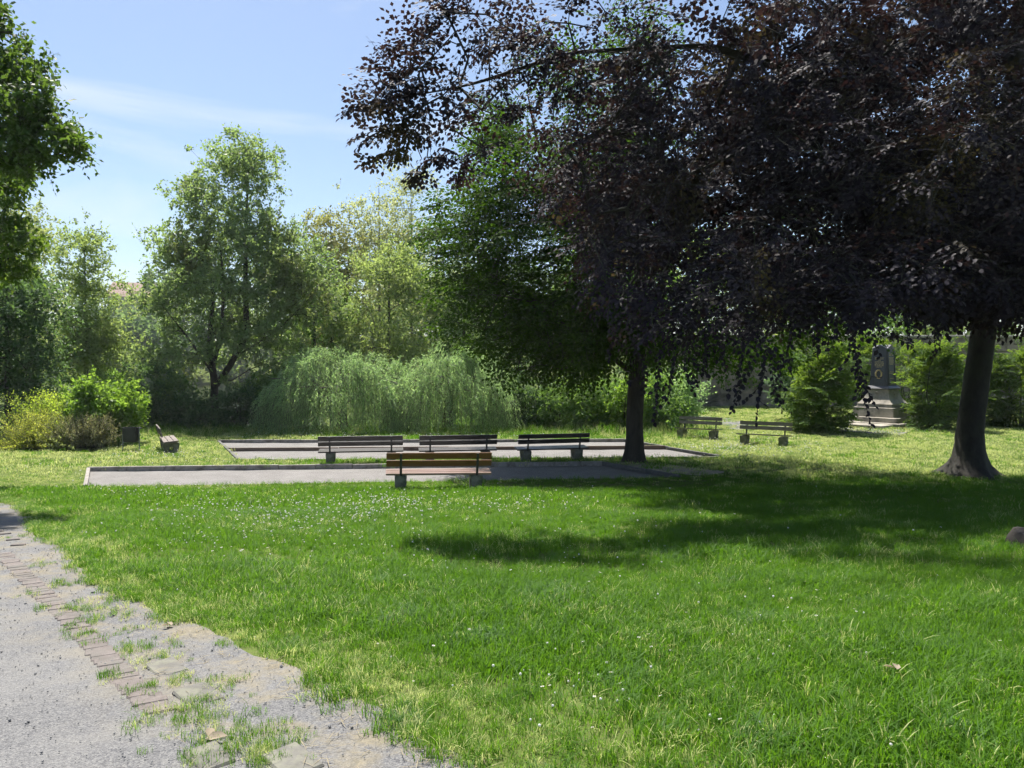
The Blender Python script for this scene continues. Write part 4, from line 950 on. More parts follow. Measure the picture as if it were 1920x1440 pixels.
# alder with several leaning stems
ab = at(402, 812, 37.5); ab[2] = float(Tz(ab[0], ab[1])); a3 = lambda px, py, d=37.5: tuple(at(px, py, d))
trunksA = [([tuple(ab - np.array([0, 0, 0.2])), a3(402, 760), a3(402, 715), a3(392, 650), a3(400, 560), a3(395, 470)], [0.25, 0.2, 0.17, 0.13, 0.09, 0.03]),
           ([a3(404, 725), a3(428, 690), a3(462, 630), a3(460, 520), a3(462, 400), a3(468, 290)], [0.16, 0.17, 0.14, 0.11, 0.06, 0.02]),
           ([a3(400, 690), a3(415, 620, 37), a3(420, 540, 36.5), a3(410, 430, 36.5)], [0.1, 0.1, 0.07, 0.02]),
           ([a3(402, 705), a3(350, 630, 37), a3(310, 580, 36.6)], [0.07, 0.06, 0.02]), ([a3(440, 670), a3(520, 620, 37.5), a3(580, 560, 38)], [0.09, 0.06, 0.02])]
def bl_px(px, py, d, rx, ry, rz, n):
    c = at(px, py, d); k = d / F; return (c[0], c[1], c[2], rx * k, ry, rz * k, n)
dA = ab[1]
blobsA = [bl_px(450, 400, dA, 105, 2.6, 130, 52), bl_px(440, 540, dA, 170, 3.6, 120, 84), bl_px(330, 520, dA, 55, 2.0, 90, 16), bl_px(550, 520, dA, 65, 2.2, 110, 26), bl_px(450, 300, dA, 45, 1.4, 55, 12), bl_px(430, 660, dA, 170, 3.0, 55, 30)]
make_tree('alder', 'tall alder with several leaning stems behind the far court', trunksA, blobsA, 'leaf_alder', 'bark_dark', 51, 'bushy', 0.14, (0.45, 0.75), 0.55, 12, 0.68, 1.0, 'trees beyond the courts', flare=0.1, down=0.7, skip=0.3, ntw=6, perl=5)

simple_tree('young_birch', 'slim yellow-green tree with straight leader left of the alder', 162, 38, 432, 790, 84, 'leaf_yellow', 52, 84, 13, 0.125, 'cone', 'bark_dark', low=0.12, tr=0.11, spray=(0.45, 0.8))
simple_tree('maple', 'dark green maple at the far left edge behind the golden shrubs', 15, 31, 500, 800, 85, 'leaf_dark', 53, 70, 11, 0.15, 'oval', low=0.02, tr=0.16)
simple_tree('lime_tree', 'pale rounded lime tree rising behind the left trees', 25, 55, 350, 760, 98, 'leaf_lime', 54, 70, 12, 0.2, 'oval', low=0.2, tr=0.25, spray=(0.7, 1.1), clump=0.8)
simple_tree('yellow_tree', 'thin yellowish tree right of the alder', 622, 48, 372, 780, 62, 'leaf_gold', 55, 54, 14, 0.15, 'egg', low=0.2, tr=0.14)
simple_tree('poplar', 'sparse tall pale poplar behind the willow, left one', 712, 50, 330, 780, 40, 'leaf_pale', 56, 46, 9, 0.15, 'egg', 'bark_grey', low=0.35, tr=0.12, clump=0.8, spray=(0.6, 1.0), ntw=5, perl=5)
simple_tree('poplar', 'sparse tall pale poplar behind the willow, right one', 772, 52, 325, 780, 42, 'leaf_pale', 57, 46, 9, 0.15, 'egg', 'bark_grey', low=0.35, tr=0.12, clump=0.8, spray=(0.6, 1.0), ntw=5, perl=5)
simple_tree('yellow_tree', 'broad yellow-green tree directly above the willow', 730, 44, 455, 780, 105, 'leaf_yellow', 58, 70, 12, 0.15, 'oval', 'bark_grey', low=0.1, tr=0.14, spray=(0.6, 0.95))
simple_tree('yellow_tree', 'greenish-yellow tree between the alder and the willow top', 590, 43, 470, 780, 75, 'leaf_shrub', 59, 60, 13, 0.12, 'oval', low=0.08, tr=0.14)
simple_tree('green_tree', 'green tree filling the gap left of the hornbeam', 870, 46, 470, 780, 90, 'leaf_alder', 60, 60, 13, 0.13, 'oval', low=0.1, tr=0.16)
simple_tree('green_tree', 'dense green tree behind the broad yellow one', 680, 64, 540, 780, 105, 'leaf_far', 61, 50, 11, 0.24, 'oval', low=0.02, tr=0.16, spray=(0.9, 1.3), clump=0.9)
simple_tree('green_tree', 'dense green tree behind the gap right of the poplars', 815, 62, 530, 780, 105, 'leaf_far', 62, 50, 11, 0.24, 'oval', low=0.02, tr=0.16, spray=(0.9, 1.3), clump=0.9)
# far wood across the pond
fw = [(-20, 150, 470, 120), (90, 152, 500, 110), (215, 150, 545, 75), (285, 150, 560, 55), (345, 146, 500, 90), (450, 150, 480, 110), (560, 148, 500, 110), (670, 150, 480, 110), (265, 128, 600, 60), (790, 140, 500, 110), (900, 130, 490, 110), (1020, 125, 480, 110)]
fl = ['leftmost tree of the far wood, behind the maple', 'far tree across the pond behind the slim birch', 'far tree below the distant house, left', 'far tree below the distant house, right', 'dark far tree just left of the alder crown', 'far tree across the pond behind the alder', 'far tree across the pond behind the yellow trees', 'rightmost tree of the far wood behind the poplars', 'low far tree on the pond bank under the house', 'far tree seen between the poplars and the hornbeam', 'far tree behind the left edge of the hornbeam', 'far tree hidden behind the middle of the hornbeam']
for i, ((px, d, yt, hw), lab) in enumerate(zip(fw, fl)):
    simple_tree('far_tree', lab, px, d, yt, 740, hw, 'leaf_far' if i % 3 else 'leaf_lime', 70 + i, 40, 7, 0.78, 'oval', low=0.03, tr=0.35, group='far wood across the pond', spray=(1.8, 3.0), clump=2.0, rt=0.02, ntw=5, perl=4)
# trees behind the wall on the right
rw_ = [(1130, 50, 400, 110), (1290, 56, 440, 120), (1420, 58, 470, 110), (1540, 54, 400, 110), (1680, 60, 480, 120), (1800, 56, 430, 110), (1930, 58, 380, 130)]
rl = ['tree behind the hornbeam crown', 'tree above the left end of the old wall', 'tree behind the wall, left of the monument bushes', 'sunlit tree behind the wall above the bright bush', 'tree behind the wall above the monument', 'tree behind the wall left of the beech trunk', 'tree behind the wall at the right edge']
for i, ((px, d, yt, hw), lab) in enumerate(zip(rw_, rl)):
    simple_tree('park_tree', lab, px, d, yt, 740, hw, ['leaf_shrub', 'leaf_yellow', 'leaf_lime', 'leaf_yellow', 'leaf_shrub', 'leaf_yellow', 'leaf_alder'][i], 90 + i, 26, 8, 0.28, 'oval', low=0.22, tr=0.22, group='trees behind the old wall', spray=(0.8, 1.2), clump=0.9)

# ------------------------------------------------------------------ shrubs
def shrub(name, label, px, d, ytop, half, leafmat, seed, n=24, per=8, leaf=0.12, depth=0.8, group='bank shrubs behind the far court', spray=(0.35, 0.6), clump=0.32, squash=1.0, ybot=None, style='bushy', wr=0.6, perl=5, roll=0.35, ovate=False, tall=False):
    c = at(px, 700, d); x, y = c[0], c[1]; zg = float(Tz(x, y)); zt = float(at(px, ytop, d)[2]); h = zt - zg; w = half / F * d
    tr_ = [([(x, y, zg - 0.1), (x, y, zg + h * 0.5)], [0.05, 0.02])] + [([(x + w * 0.1 * math.cos(a), y + 0.1 * math.sin(a), zg - 0.05), (x + w * 0.5 * math.cos(a), y + w * depth * 0.5 * math.sin(a), zg + h * 0.55)], [0.035, 0.012]) for a in (0.4, 1.9, 3.3, 4.7)]
    return make_tree(name, label, tr_, [(x, y, zg + h * 0.45, w * 0.9, w * depth, h * 0.5, n), (x, y, zg + h * 0.22, w * 0.85, w * depth, h * 0.25, int(n * 0.4))] + ([(x + w * 0.1, y, zg + h * 0.75, w * 0.5, w * depth * 0.55, h * 0.27, int(n * 0.4))] if tall else []), leafmat, 'bark_dark', seed, style, leaf, spray, clump, per, wr, zg + 0.03, group, cat='shrub', flare=0.02, rin=0.5, down=0.6, skip=0.0, rt=0.004, perl=perl, ntw=6, roll=roll, ovate=ovate, bmin=1.2)
sh = [(265, 34, 672, 60, 'leaf_dark'), (325, 35.5, 690, 45, 'leaf_shrub'), (360, 34, 735, 45, 'leaf_dark'), (450, 34.2, 720, 50, 'leaf_dark'), (505, 35.5, 690, 45, 'leaf_shrub'),
      (985, 34.5, 690, 50, 'leaf_dark'), (1050, 34, 690, 55, 'leaf_shrub'), (1120, 33.5, 700, 50, 'leaf_shrub'), (1170, 33, 695, 50, 'leaf_bright'), (1235, 33.5, 700, 45, 'leaf_shrub'), (1280, 35, 690, 30, 'leaf_willow'), (930, 36, 680, 45, 'leaf_dark'), (215, 36, 690, 50, 'leaf_shrub'), (100, 34, 700, 60, 'leaf_dark'), (1010, 38, 640, 60, 'leaf_dark'), (1110, 38.5, 630, 60, 'leaf_shrub'), (1215, 38.5, 640, 50, 'leaf_dark')]
slab = ['dark shrub behind the litter bin', 'light shrub left of the alder trunk', 'low dark shrub left of the alder foot', 'dark shrub right of the alder foot', 'shrub touching the left side of the willow', 'dark shrub under the right edge of the willow', 'green shrub right of the willow', 'leafy shrub left of the hornbeam trunk', 'bright shrub just behind the hornbeam trunk', 'shrub right of the hornbeam trunk', 'pale grey-green shrub at the left end of the old wall', 'dark shrub behind the right of the willow', 'shrub behind the round green bush', 'dark shrub behind the golden shrubs', 'tall dark shrub behind the right end of the willow', 'tall shrub behind the dark benches right of the willow', 'tall dark shrub behind the hornbeam trunk']
for i, ((px, d, yt, hw, lm), lab) in enumerate(zip(sh, slab)):
    shrub('shrub', lab, px, d, yt, hw, lm, 120 + i)
for i, (px, yt, hw, lab) in enumerate(((1330, 600, 40, 'leafy bush spilling over the left part of the old wall'), (1425, 610, 36, 'leafy bush on the wall top left of the bright yew'), (1600, 600, 40, 'leafy bush on the wall top behind the dark yew'), (1735, 605, 30, 'small light bush on the wall top right of the monument'), (1880, 600, 45, 'leafy bush on the wall top at the right edge'))):
    shrub('wall_bush', lab, px, 48.3, yt, hw, 'leaf_yellow' if i % 2 else 'leaf_shrub', 140 + i, 16, 9, 0.17, 0.6, 'bushes along the old wall', (0.5, 0.8), 0.4)
# ornamental shrubs, left
shrub('round_bush', 'round glossy green bush beside the litter bin', 194, 27.9, 700, 64, 'leaf_bright', 150, 56, 11, 0.13, 0.9, 'ornamental shrubs on the left lawn', (0.3, 0.45), 0.24)
def shoots(name, label, px, d, n, length, spread, lean, leafmat, seed, leaf=0.07, per=30, group='ornamental shrubs on the left lawn', wr=0.4, basew=0.5, cat='shrub', droop=0.3):
    rng = rnd(seed); c = at(px, 700, d); x, y = c[0], c[1]; zg = float(Tz(x, y)); root = empty(name, (x, y, zg)); prop(root, label, cat, group)
    P, Ax, Nx, Ls, A1, B1, R1 = [], [], [], [], [], [], []
    for i in range(n):
        a = rng.uniform(0, 2 * math.pi); b0 = np.array([rng.normal(0, basew * 0.5), rng.normal(0, basew * 0.4), 0]); tilt = abs(rng.normal(0, spread)); d0 = unit(np.array([math.cos(a) * math.sin(tilt) + lean, math.sin(a) * math.sin(tilt), max(0.25, math.cos(tilt))])); l = length * rng.uniform(0.55, 1.08)
        t = np.linspace(0, 1, per); Q = b0 + d0 * (l * t)[:, None] + np.array([d0[0], d0[1], -0.9]) * (droop * l * t ** 2.4)[:, None] * 0.5
        A1.append(Q[:-1:4]); B1.append(Q[4::4] if len(Q[4::4]) == len(Q[:-1:4]) else np.concatenate([Q[4::4], Q[-1:]])); 
        keep_ = slice(int(per * 0.15), per)
        ang = 2.4 * np.arange(per) + rng.uniform(0, 6); tang = unit(np.gradient(Q, axis=0)); U = unit(np.cross(tang, np.array([0.3, 0.5, 0.8]))); V = np.cross(tang, U)
        dirl = unit(tang * 0.55 + U * np.cos(ang)[:, None] + V * np.sin(ang)[:, None]); P.append(Q[keep_]); Ax.append(dirl[keep_]); Nx.append(unit(tang + rng.normal(0, 0.3, Q.shape))[keep_]); Ls.append((leaf * rng.uniform(0.7, 1.25, per) * np.linspace(1.1, 0.6, per))[keep_])
    link('foliage', leaf_mesh('foliage', np.concatenate(P), np.concatenate(Ax), np.concatenate(Nx), np.concatenate(Ls), wr, 0.2), M[leafmat], root)
    a_ = np.concatenate(A1); b_ = np.concatenate(B1); V, f = prism_mesh(a_[:, :], b_, np.full(len(a_), 0.005), np.full(len(a_), 0.004), 3); link('stems', mesh_np('stems', V, [f]), M['bark_grey'], root)
    return root
shoots('golden_shrub', 'golden-yellow feathery shrub at left end of the group', 80, 26.6, 600, 1.45, 0.8, -0.1, 'leaf_forsy', 160, 0.1, 28, basew=0.8, wr=0.5)
shoots('golden_shrub', 'taller lime-yellow arching shrub behind the golden one', 118, 28.2, 520, 2.25, 0.5, -0.32, 'leaf_forsy2', 161, 0.15, 28, basew=0.9, wr=0.45)
shoots('brown_shrub', 'brownish fine-leaved shrub in front of the round green bush', 166, 26.2, 400, 1.35, 0.38, 0.0, 'leaf_brown', 162, 0.09, 28, basew=0.6, wr=0.45)
shoots('brown_shrub', 'low dark-footed olive shrub between the golden and brown ones', 128, 26.5, 320, 1.15, 0.6, 0.0, 'leaf_lime', 163, 0.11, 24, basew=0.5, wr=0.45)
# evergreens round the monument
gE = 'evergreens round the monument'
for (lab, px, d, yt, hw, lm, sd, n_) in (('bright green yew bush left of the monument', 1538, 32.6, 645, 56, 'leaf_yew', 170, 46), ('dark yew directly behind the monument on its left', 1625, 39.5, 628, 48, 'leaf_yew', 171, 30), ('yew bush hiding the right half of the monument', 1756, 33.8, 645, 48, 'leaf_yew', 172, 42),
        ('clipped yew behind the beech trunk', 1838, 36, 640, 60, 'leaf_yew', 173, 30), ('yew hedge bush at the right edge', 1915, 35, 640, 62, 'leaf_yew', 174, 30), ('dark yew under the wall, between bench and bright yew', 1490, 38, 640, 38, 'leaf_dark', 175, 20), ('yew behind the right shoulder of the monument', 1705, 40, 630, 44, 'leaf_yew', 176, 22)):
    shrub('yew_bush', lab, px, d, yt, hw, lm, sd, int(n_ * 0.62), 9, 0.13, 0.8, gE, (0.45, 0.7), 0.3, style='flat', tall=True)
# ------------------------------------------------------------------ weeping willow
def willow(label, px, d, half, ytop, seed, n=1500, flat=1.0):
    rng = rnd(seed); c = at(px, 812, d); x, y = c[0], c[1]; zg = float(Tz(x, y)); root = empty('weeping_willow', (x, y, zg)); prop(root, label, 'tree', 'weeping willows on the pond bank')
    h = float(at(px, ytop, d)[2]) - zg; w = half / F * d
    P, Ax, Nx, Ls, SA, SB = [], [], [], [], [], []
    k = 23; nb_ = 85
    ba = rng.uniform(0, 2 * math.pi, nb_); br = np.sqrt(rng.uniform(0, 1, nb_)); bz_ = rng.uniform(0.78, 1.03, nb_); bl_ = rng.uniform(0.6, 1.25, nb_)
    for i in range(n):
        j = rng.integers(0, nb_); a = ba[j] + rng.normal(0, 0.13); rr0 = min(1.05, br[j] + rng.normal(0, 0.07)); lobe = 1 + 0.13 * math.sin(3 * a + seed) + 0.09 * math.sin(7 * a + 2 * seed)
        rr0 = abs(rr0); low_ = 1.0
        if i % 3 == 0: a = rng.uniform(0, 2 * math.pi); rr0 = rng.uniform(0.45, 0.95); low_ = rng.uniform(0.45, 0.85)
        st = np.array([math.cos(a) * w * rr0 * 0.92 * lobe, math.sin(a) * w * 0.7 * rr0 * 0.92, h * (0.99 - 0.52 * rr0 ** 2.4) * bz_[j] * rng.uniform(0.9, 1.0) * low_])
        ln = max(0.3, min(st[2] - 0.02, (rng.uniform(0.8, 1.9) if rr0 < 0.7 else rng.uniform(1.0, 3.2)) * bl_[j])); out = np.array([math.cos(a), math.sin(a) * 0.8, 0]) * rng.uniform(0.1, 0.6)
        t = np.linspace(0, 1, k); sw = rng.normal(0, 0.1, 2)
        Q = st + out * (t[:, None] ** 0.6) + np.stack([sw[0] * t ** 2, sw[1] * t ** 2, 0.22 * np.sin(np.minimum(t * 5, 3.14)) * 0.8 - ln * t ** 1.35], -1)
        tg = unit(np.gradient(Q, axis=0)); an = rng.uniform(0, 6) + np.arange(k) * 2.6; U = unit(np.cross(tg, [0.2, 0.9, 0.1])); V = np.cross(tg, U)
        P.append(Q); Ax.append(unit(tg * 0.8 + (U * np.cos(an)[:, None] + V * np.sin(an)[:, None]) * 0.55)); Nx.append(unit(rng.normal(0, 1, (k, 3)) + [0, -0.3, 0.4])); Ls.append(rng.uniform(0.10, 0.17, k))
        SA.append(Q[[0, 10]]); SB.append(Q[[10, 20]])
    link('crown', leaf_mesh('crown', np.concatenate(P), np.concatenate(Ax), np.concatenate(Nx), np.concatenate(Ls), 0.2, 0.1), M['leaf_willow'], root)
    V1, f1 = trunk_lathe([(0, 0, -0.2), (0.1, 0, h * 0.4), (0.0, 0, h * 0.8)], [0.22, 0.18, 0.05], rng, 12, 0.1); Vs = [V1]; Fs = [f1]; nb = len(V1)
    la, lb_, r1 = [], [], []
    for i in range(16):
        a = i * 2.4; e_ = np.array([math.cos(a) * w * 0.8, math.sin(a) * w * 0.55, h * rng.uniform(0.45, 0.62)]); s_ = np.array([0.05, 0, h * rng.uniform(0.25, 0.6)]); m_ = (s_ + e_) / 2 + np.array([0, 0, 0.45]); la += [s_, m_]; lb_ += [m_, e_]; r1 += [0.06, 0.035]
    V, f = prism_mesh(np.array(la), np.array(lb_), np.array(r1), np.array(r1) * 0.6, 6); Vs.append(V); Fs.append(f + nb); nb += len(V)
    a_ = np.concatenate(SA); b_ = np.concatenate(SB); V, f = prism_mesh(a_, b_, np.full(len(a_), 0.004), np.full(len(a_), 0.003), 3); Vs.append(V); Fs.append(f + nb)
    link('trunk', mesh_np('trunk', np.concatenate(Vs), [np.concatenate(Fs)], True), M['bark_grey'], root)
willow('left weeping willow with silvery hanging foliage behind the far court', 640, 33.5, 168, 643, 7, 2350)
willow('right weeping willow with silvery hanging foliage beside the hornbeam', 838, 33.6, 142, 645, 12, 2050)

# ------------------------------------------------------------------ tree stump at right edge
p = gp(1934, 1024); st = empty('tree_stump', p); prop(st, 'dark mossy tree stump at the right edge of the lawn', 'stump')
V, f = trunk_lathe([(0, 0, -0.1), (0.01, 0, 0.05), (0.03, 0.02, 0.15)], [0.14, 0.12, 0.105], rnd(4), 20, 0.12); n = 20
tops = len(V) - n; Vt = np.concatenate([V, V[tops:].mean(0, keepdims=True) + [0, 0, 0.01]])
ft = np.array([[tops + k, tops + (k + 1) % n, len(V)] for k in range(n)])
link('stump_body', mesh_np('stump_body', Vt, [f]), M['bark_dark'], st); link('cut_face', mesh_np('cut_face', Vt[tops:], [ft - tops]), M['bark_dark'], st)

# ------------------------------------------------------------------ fallen leaves on path and lawn
for i, (px, py, s, lab) in enumerate(((385, 1398, 0.09, 'pale dry leaf on the gravel near the bottom edge'), (1682, 1284, 0.075, 'greyish fallen leaf lying in the grass at lower right'), (322, 1180, 0.07, 'whitish twiggy leaf on the path by the bricks'))):
    p = gp(px, py); q = rnd(i); me = leaf_mesh('fallen_leaf', np.array([[0, 0, 0.0], [0.01, 0.01, 0.004]]), unit(np.array([[1, 0.2, 0.1], [-0.2, 1, 0.12]])), np.array([[0.1, -0.25, 1.0], [0.3, -0.2, 1]]), np.array([s, s * 0.8]), 0.55, 0.4, True)
    o = link('fallen_leaf', me, M['deadleaf'] if i != 3 else M['leaf_bright']); o.location = (p[0], p[1], p[2] + (0.025 if i in (0, 2) else 0.075)); o.rotation_euler = (0, 0, i * 1.1); prop(o, lab, 'leaf', 'fallen leaves')

# ------------------------------------------------------------------ grass, flowers, gravel: scattered stuff
def blade_clump(name, n, h, spread, width, seed, mat, curl=0.5):
    rng = rnd(seed); V, Fq = [], []; b = 0
    for i in range(n):
        a = rng.uniform(0, 2 * math.pi); r_ = spread * math.sqrt(rng.uniform(0, 1)); x, y = r_ * math.cos(a), r_ * math.sin(a)
        hh = h * rng.uniform(0.5, 1.15); a2 = rng.uniform(0, 2 * math.pi); lean = rng.uniform(0.05, curl) * hh; dx, dy = math.cos(a2), math.sin(a2); sx, sy = -dy, dx; w = width * rng.uniform(0.7, 1.2)
        for t, wf in ((0, 1.0), (0.45, 0.9), (0.8, 0.6), (1.0, 0.08)):
            cx2 = x + dx * lean * t ** 2 * 1.4; cy2 = y + dy * lean * t ** 2 * 1.4; z = hh * (t - 0.22 * t ** 3 * (lean / hh) * 2)
            V += [(cx2 - sx * w * wf / 2, cy2 - sy * w * wf / 2, z), (cx2 + sx * w * wf / 2, cy2 + sy * w * wf / 2, z)]
        for k in range(3): Fq.append([b + 2 * k, b + 2 * k + 1, b + 2 * k + 3, b + 2 * k + 2])
        b += 8
    me = mesh_np(name, np.array(V), [np.array(Fq)], True); me.materials.append(mat); return bpy.data.objects.new(name, me)

def scatter(name, pts, scl, sources, idx, label, rng, tilt=0.12, zscale=None):
    me = bpy.data.meshes.new(name); me.vertices.add(len(pts)); me.vertices.foreach_set('co', np.ascontiguousarray(pts, np.float32).ravel())
    rot = np.stack([rng.normal(0, tilt, len(pts)), rng.normal(0, tilt, len(pts)), rng.uniform(0, 6.283, len(pts))], -1).astype(np.float32)
    a = me.attributes.new('rot', 'FLOAT_VECTOR', 'POINT'); a.data.foreach_set('vector', rot.ravel())
    sv = np.stack([scl, scl, scl if zscale is None else scl * zscale], -1).astype(np.float32)
    a = me.attributes.new('scl', 'FLOAT_VECTOR', 'POINT'); a.data.foreach_set('vector', sv.ravel())
    a = me.attributes.new('idx', 'INT', 'POINT'); a.data.foreach_set('value', np.asarray(idx, np.int32))
    o = bpy.data.objects.new(name, me); COL.objects.link(o); prop(o, label, None, None, 'stuff')
    ng = bpy.data.node_groups.new(name + '_nodes', 'GeometryNodeTree')
    ng.interface.new_socket('Geometry', in_out='INPUT', socket_type='NodeSocketGeometry'); ng.interface.new_socket('Geometry', in_out='OUTPUT', socket_type='NodeSocketGeometry')
    gi = ng.nodes.new('NodeGroupInput'); go = ng.nodes.new('NodeGroupOutput'); iop = ng.nodes.new('GeometryNodeInstanceOnPoints'); g2i = ng.nodes.new('GeometryNodeGeometryToInstance')
    for s_ in reversed(sources):
        oi = ng.nodes.new('GeometryNodeObjectInfo'); oi.inputs[0].default_value = s_; ng.links.new(oi.outputs['Geometry'], g2i.inputs[0])
    def attr(nm, t):
        n_ = ng.nodes.new('GeometryNodeInputNamedAttribute'); n_.data_type = t; n_.inputs['Name'].default_value = nm; return n_.outputs['Attribute']
    ng.links.new(gi.outputs[0], iop.inputs['Points']); ng.links.new(g2i.outputs[0], iop.inputs['Instance'])
    iop.inputs['Pick Instance'].default_value = True
    ng.links.new(attr('idx', 'INT'), iop.inputs['Instance Index'])
    e2r = ng.nodes.new('FunctionNodeEulerToRotation'); ng.links.new(attr('rot', 'FLOAT_VECTOR'), e2r.inputs[0]); ng.links.new(e2r.outputs[0], iop.inputs['Rotation'])
    ng.links.new(attr('scl', 'FLOAT_VECTOR'), iop.inputs['Scale']); ng.links.new(iop.outputs[0], go.inputs[0])
    md = o.modifiers.new('scatter', 'NODES'); md.node_group = ng; return o

gs = rnd(900)
def vnoise(x, y, s, seed):
    """cheap value noise"""
    r_ = rnd(seed).uniform(0, 1, (64, 64)); X = np.asarray(x) / s; Y = np.asarray(y) / s; i, j = np.floor(X).astype(int), np.floor(Y).astype(int); fx, fy = X - i, Y - j; fx = fx * fx * (3 - 2 * fx); fy = fy * fy * (3 - 2 * fy)
    g = lambda a, b: r_[a % 64, b % 64]
    return (g(i, j) * (1 - fx) + g(i + 1, j) * fx) * (1 - fy) + (g(i, j + 1) * (1 - fx) + g(i + 1, j + 1) * fx) * fy

def lawn_points(d0, d1, dens, seed):
    r_ = rnd(seed); half = lambda d: 0.70 * d + 2.0
    A_ = 0.5 * (half(d0) + half(d1)) * 2 * (d1 - d0); n = int(A_ * dens); y = np.sqrt(r_.uniform(d0 ** 2, d1 ** 2, n)); x = r_.uniform(-1, 1, n) * half(y)
    ok = ~inside(COURT_A, x, y, 0.07) & ~inside(COURT_B, x, y, 0.07) & (Tz(x, y) > -0.5)
    x, y = x[ok], y[ok]; pd = path_dist(x, y); ok = pd > -0.30 * (vnoise(x, y, 0.22, 3) ** 2) * vnoise(x, y, 0.6, 4) + 0.03; x, y, pd = x[ok], y[ok], pd[ok]
    return x, y, pd
clumps = [blade_clump('grass_clump', 26, 0.085, 0.075, 0.0042, 1, M['grass'], 0.6), blade_clump('grass_clump', 22, 0.10, 0.085, 0.0048, 2, M['grass'], 0.9), blade_clump('grass_clump', 24, 0.07, 0.08, 0.004, 3, M['grass'], 0.5),
          blade_clump('grass_clump', 24, 0.075, 0.08, 0.0045, 4, M['grass_dry_sunlit'], 0.8)]
wide = [blade_clump('grass_tuft', 34, 0.075, 0.17, 0.0085, 11, M['grass'], 0.7), blade_clump('grass_tuft', 34, 0.085, 0.18, 0.009, 12, M['grass'], 0.8), blade_clump('grass_tuft', 30, 0.07, 0.18, 0.009, 13, M['grass_dry_sunlit'], 0.8)]
def sweep(d0, d1, dens, seed, src, name, label, dry_idx, hs=1.0):
    x, y, pd = lawn_points(d0, d1, dens, seed); r_ = rnd(seed + 1)
    n1 = vnoise(x, y, 1.1, 21); n2 = vnoise(x, y, 0.45, 22); edge = np.clip(pd / 0.7, 0, 1)
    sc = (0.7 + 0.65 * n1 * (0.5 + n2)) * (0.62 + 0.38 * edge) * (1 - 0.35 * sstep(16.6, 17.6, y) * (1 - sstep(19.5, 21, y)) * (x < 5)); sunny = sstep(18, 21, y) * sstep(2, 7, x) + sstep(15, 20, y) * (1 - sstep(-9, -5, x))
    p_dry_sunlit = 0.03 + 0.16 * np.clip(vnoise(x, y, 0.8, 41) * 1.6 - 0.75, 0, 1) + 0.25 * (1 - edge) + 0.7 * np.clip(sunny, 0, 1); dry = r_.uniform(0, 1, len(x)) < p_dry_sunlit  # pale dry blades massed where the lawn is sunlit, painting its brightness
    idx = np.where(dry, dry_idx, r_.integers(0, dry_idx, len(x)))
    scatter(name, np.stack([x, y, Tz(x, y) - 0.004], -1), sc * hs, src, idx, label, r_, 0.15)
    return len(x)
sweep(2.0, 7.0, 380, 301, clumps, 'lawn_grass', 'long green blades of the nearest lawn', 3)
sweep(7.0, 12.0, 150, 303, clumps, 'lawn_grass', 'green lawn grass in front of the orange bench', 3, 1.15)
sweep(12.0, 20.0, 60, 305, wide, 'lawn_grass', 'lawn grass round the near court', 2, 1.0)
sweep(20.0, 48.0, 14, 307, wide, 'lawn_grass', 'sunlit lawn grass round the far benches and monument', 2, 1.25)
# taller grass along court edges and at bench feet
tall = [blade_clump('tall_grass', 18, 0.2, 0.12, 0.006, 31, M['grass'], 0.6), blade_clump('tall_grass', 14, 0.17, 0.12, 0.006, 32, M['grass_dry_sunlit'], 0.7)]
rt_ = rnd(55); TP = []
for q, sides in ((COURT_A, (0, 2)), (COURT_B, (0, 2))):
    for s_ in sides:
        a, b = q[s_], q[(s_ + 1) % 4]; L = np.hypot(*(b - a)); n_ = int(L * 22); t = rt_.uniform(0, 1, n_); e_ = (b - a) / L; nr = np.array([e_[1], -e_[0]]); TP.append(a + (b - a) * t[:, None] + nr * rt_.uniform(0.06, 0.4, n_)[:, None])
for (px, py, r0, n_) in ((747, 912, 0.35, 26), (888, 912, 0.4, 34), (1480, 838, 0.3, 20), (1440, 838, 0.5, 14), (1310, 824, 0.5, 14), (1840, 895, 0.9, 120), (1790, 898, 0.6, 40), (1191, 868, 0.5, 30), (1920, 1032, 0.5, 40), (310, 852, 0.6, 26), (246, 846, 0.4, 16)):
    p = gp(px, py); TP.append(p[None, :2] + rt_.normal(0, r0, (n_, 2)))
TP = np.concatenate(TP); TP = TP[~inside(COURT_A, TP[:, 0], TP[:, 1], 0.05) & ~inside(COURT_B, TP[:, 0], TP[:, 1], 0.05)]
scatter('tall_grass', np.stack([TP[:, 0], TP[:, 1], Tz(TP[:, 0], TP[:, 1]) - 0.01], -1), rt_.uniform(0.35, 0.85, len(TP)), tall, (rt_.uniform(0, 1, len(TP)) < 0.25).astype(int), 'taller unmown grass along kerbs and bench feet', rt_)
# wild bank fringe behind the far court
bf = []
for i in range(1500):
    px = rt_.uniform(-40, 1330); y = rt_.uniform(30.6, 33.8) if px < 1100 else rt_.uniform(29.5, 33.5); bf.append(((px - 960) / F * y, y))
bf = np.array(bf); bf = bf[~inside(COURT_B, bf[:, 0], bf[:, 1], 0.3)]
scatter('bank_grass', np.stack([bf[:, 0], bf[:, 1], Tz(bf[:, 0], bf[:, 1])], -1), rt_.uniform(0.8, 2.4, len(bf)) * np.where(bf[:, 0] > 3, 1.3, 0.8) * np.interp(bf[:, 1], [30, 33], [0.6, 1.3]), tall, (rt_.uniform(0, 1, len(bf)) < 0.45).astype(int), 'rough grass fringe along the bank below the shrubs', rt_)

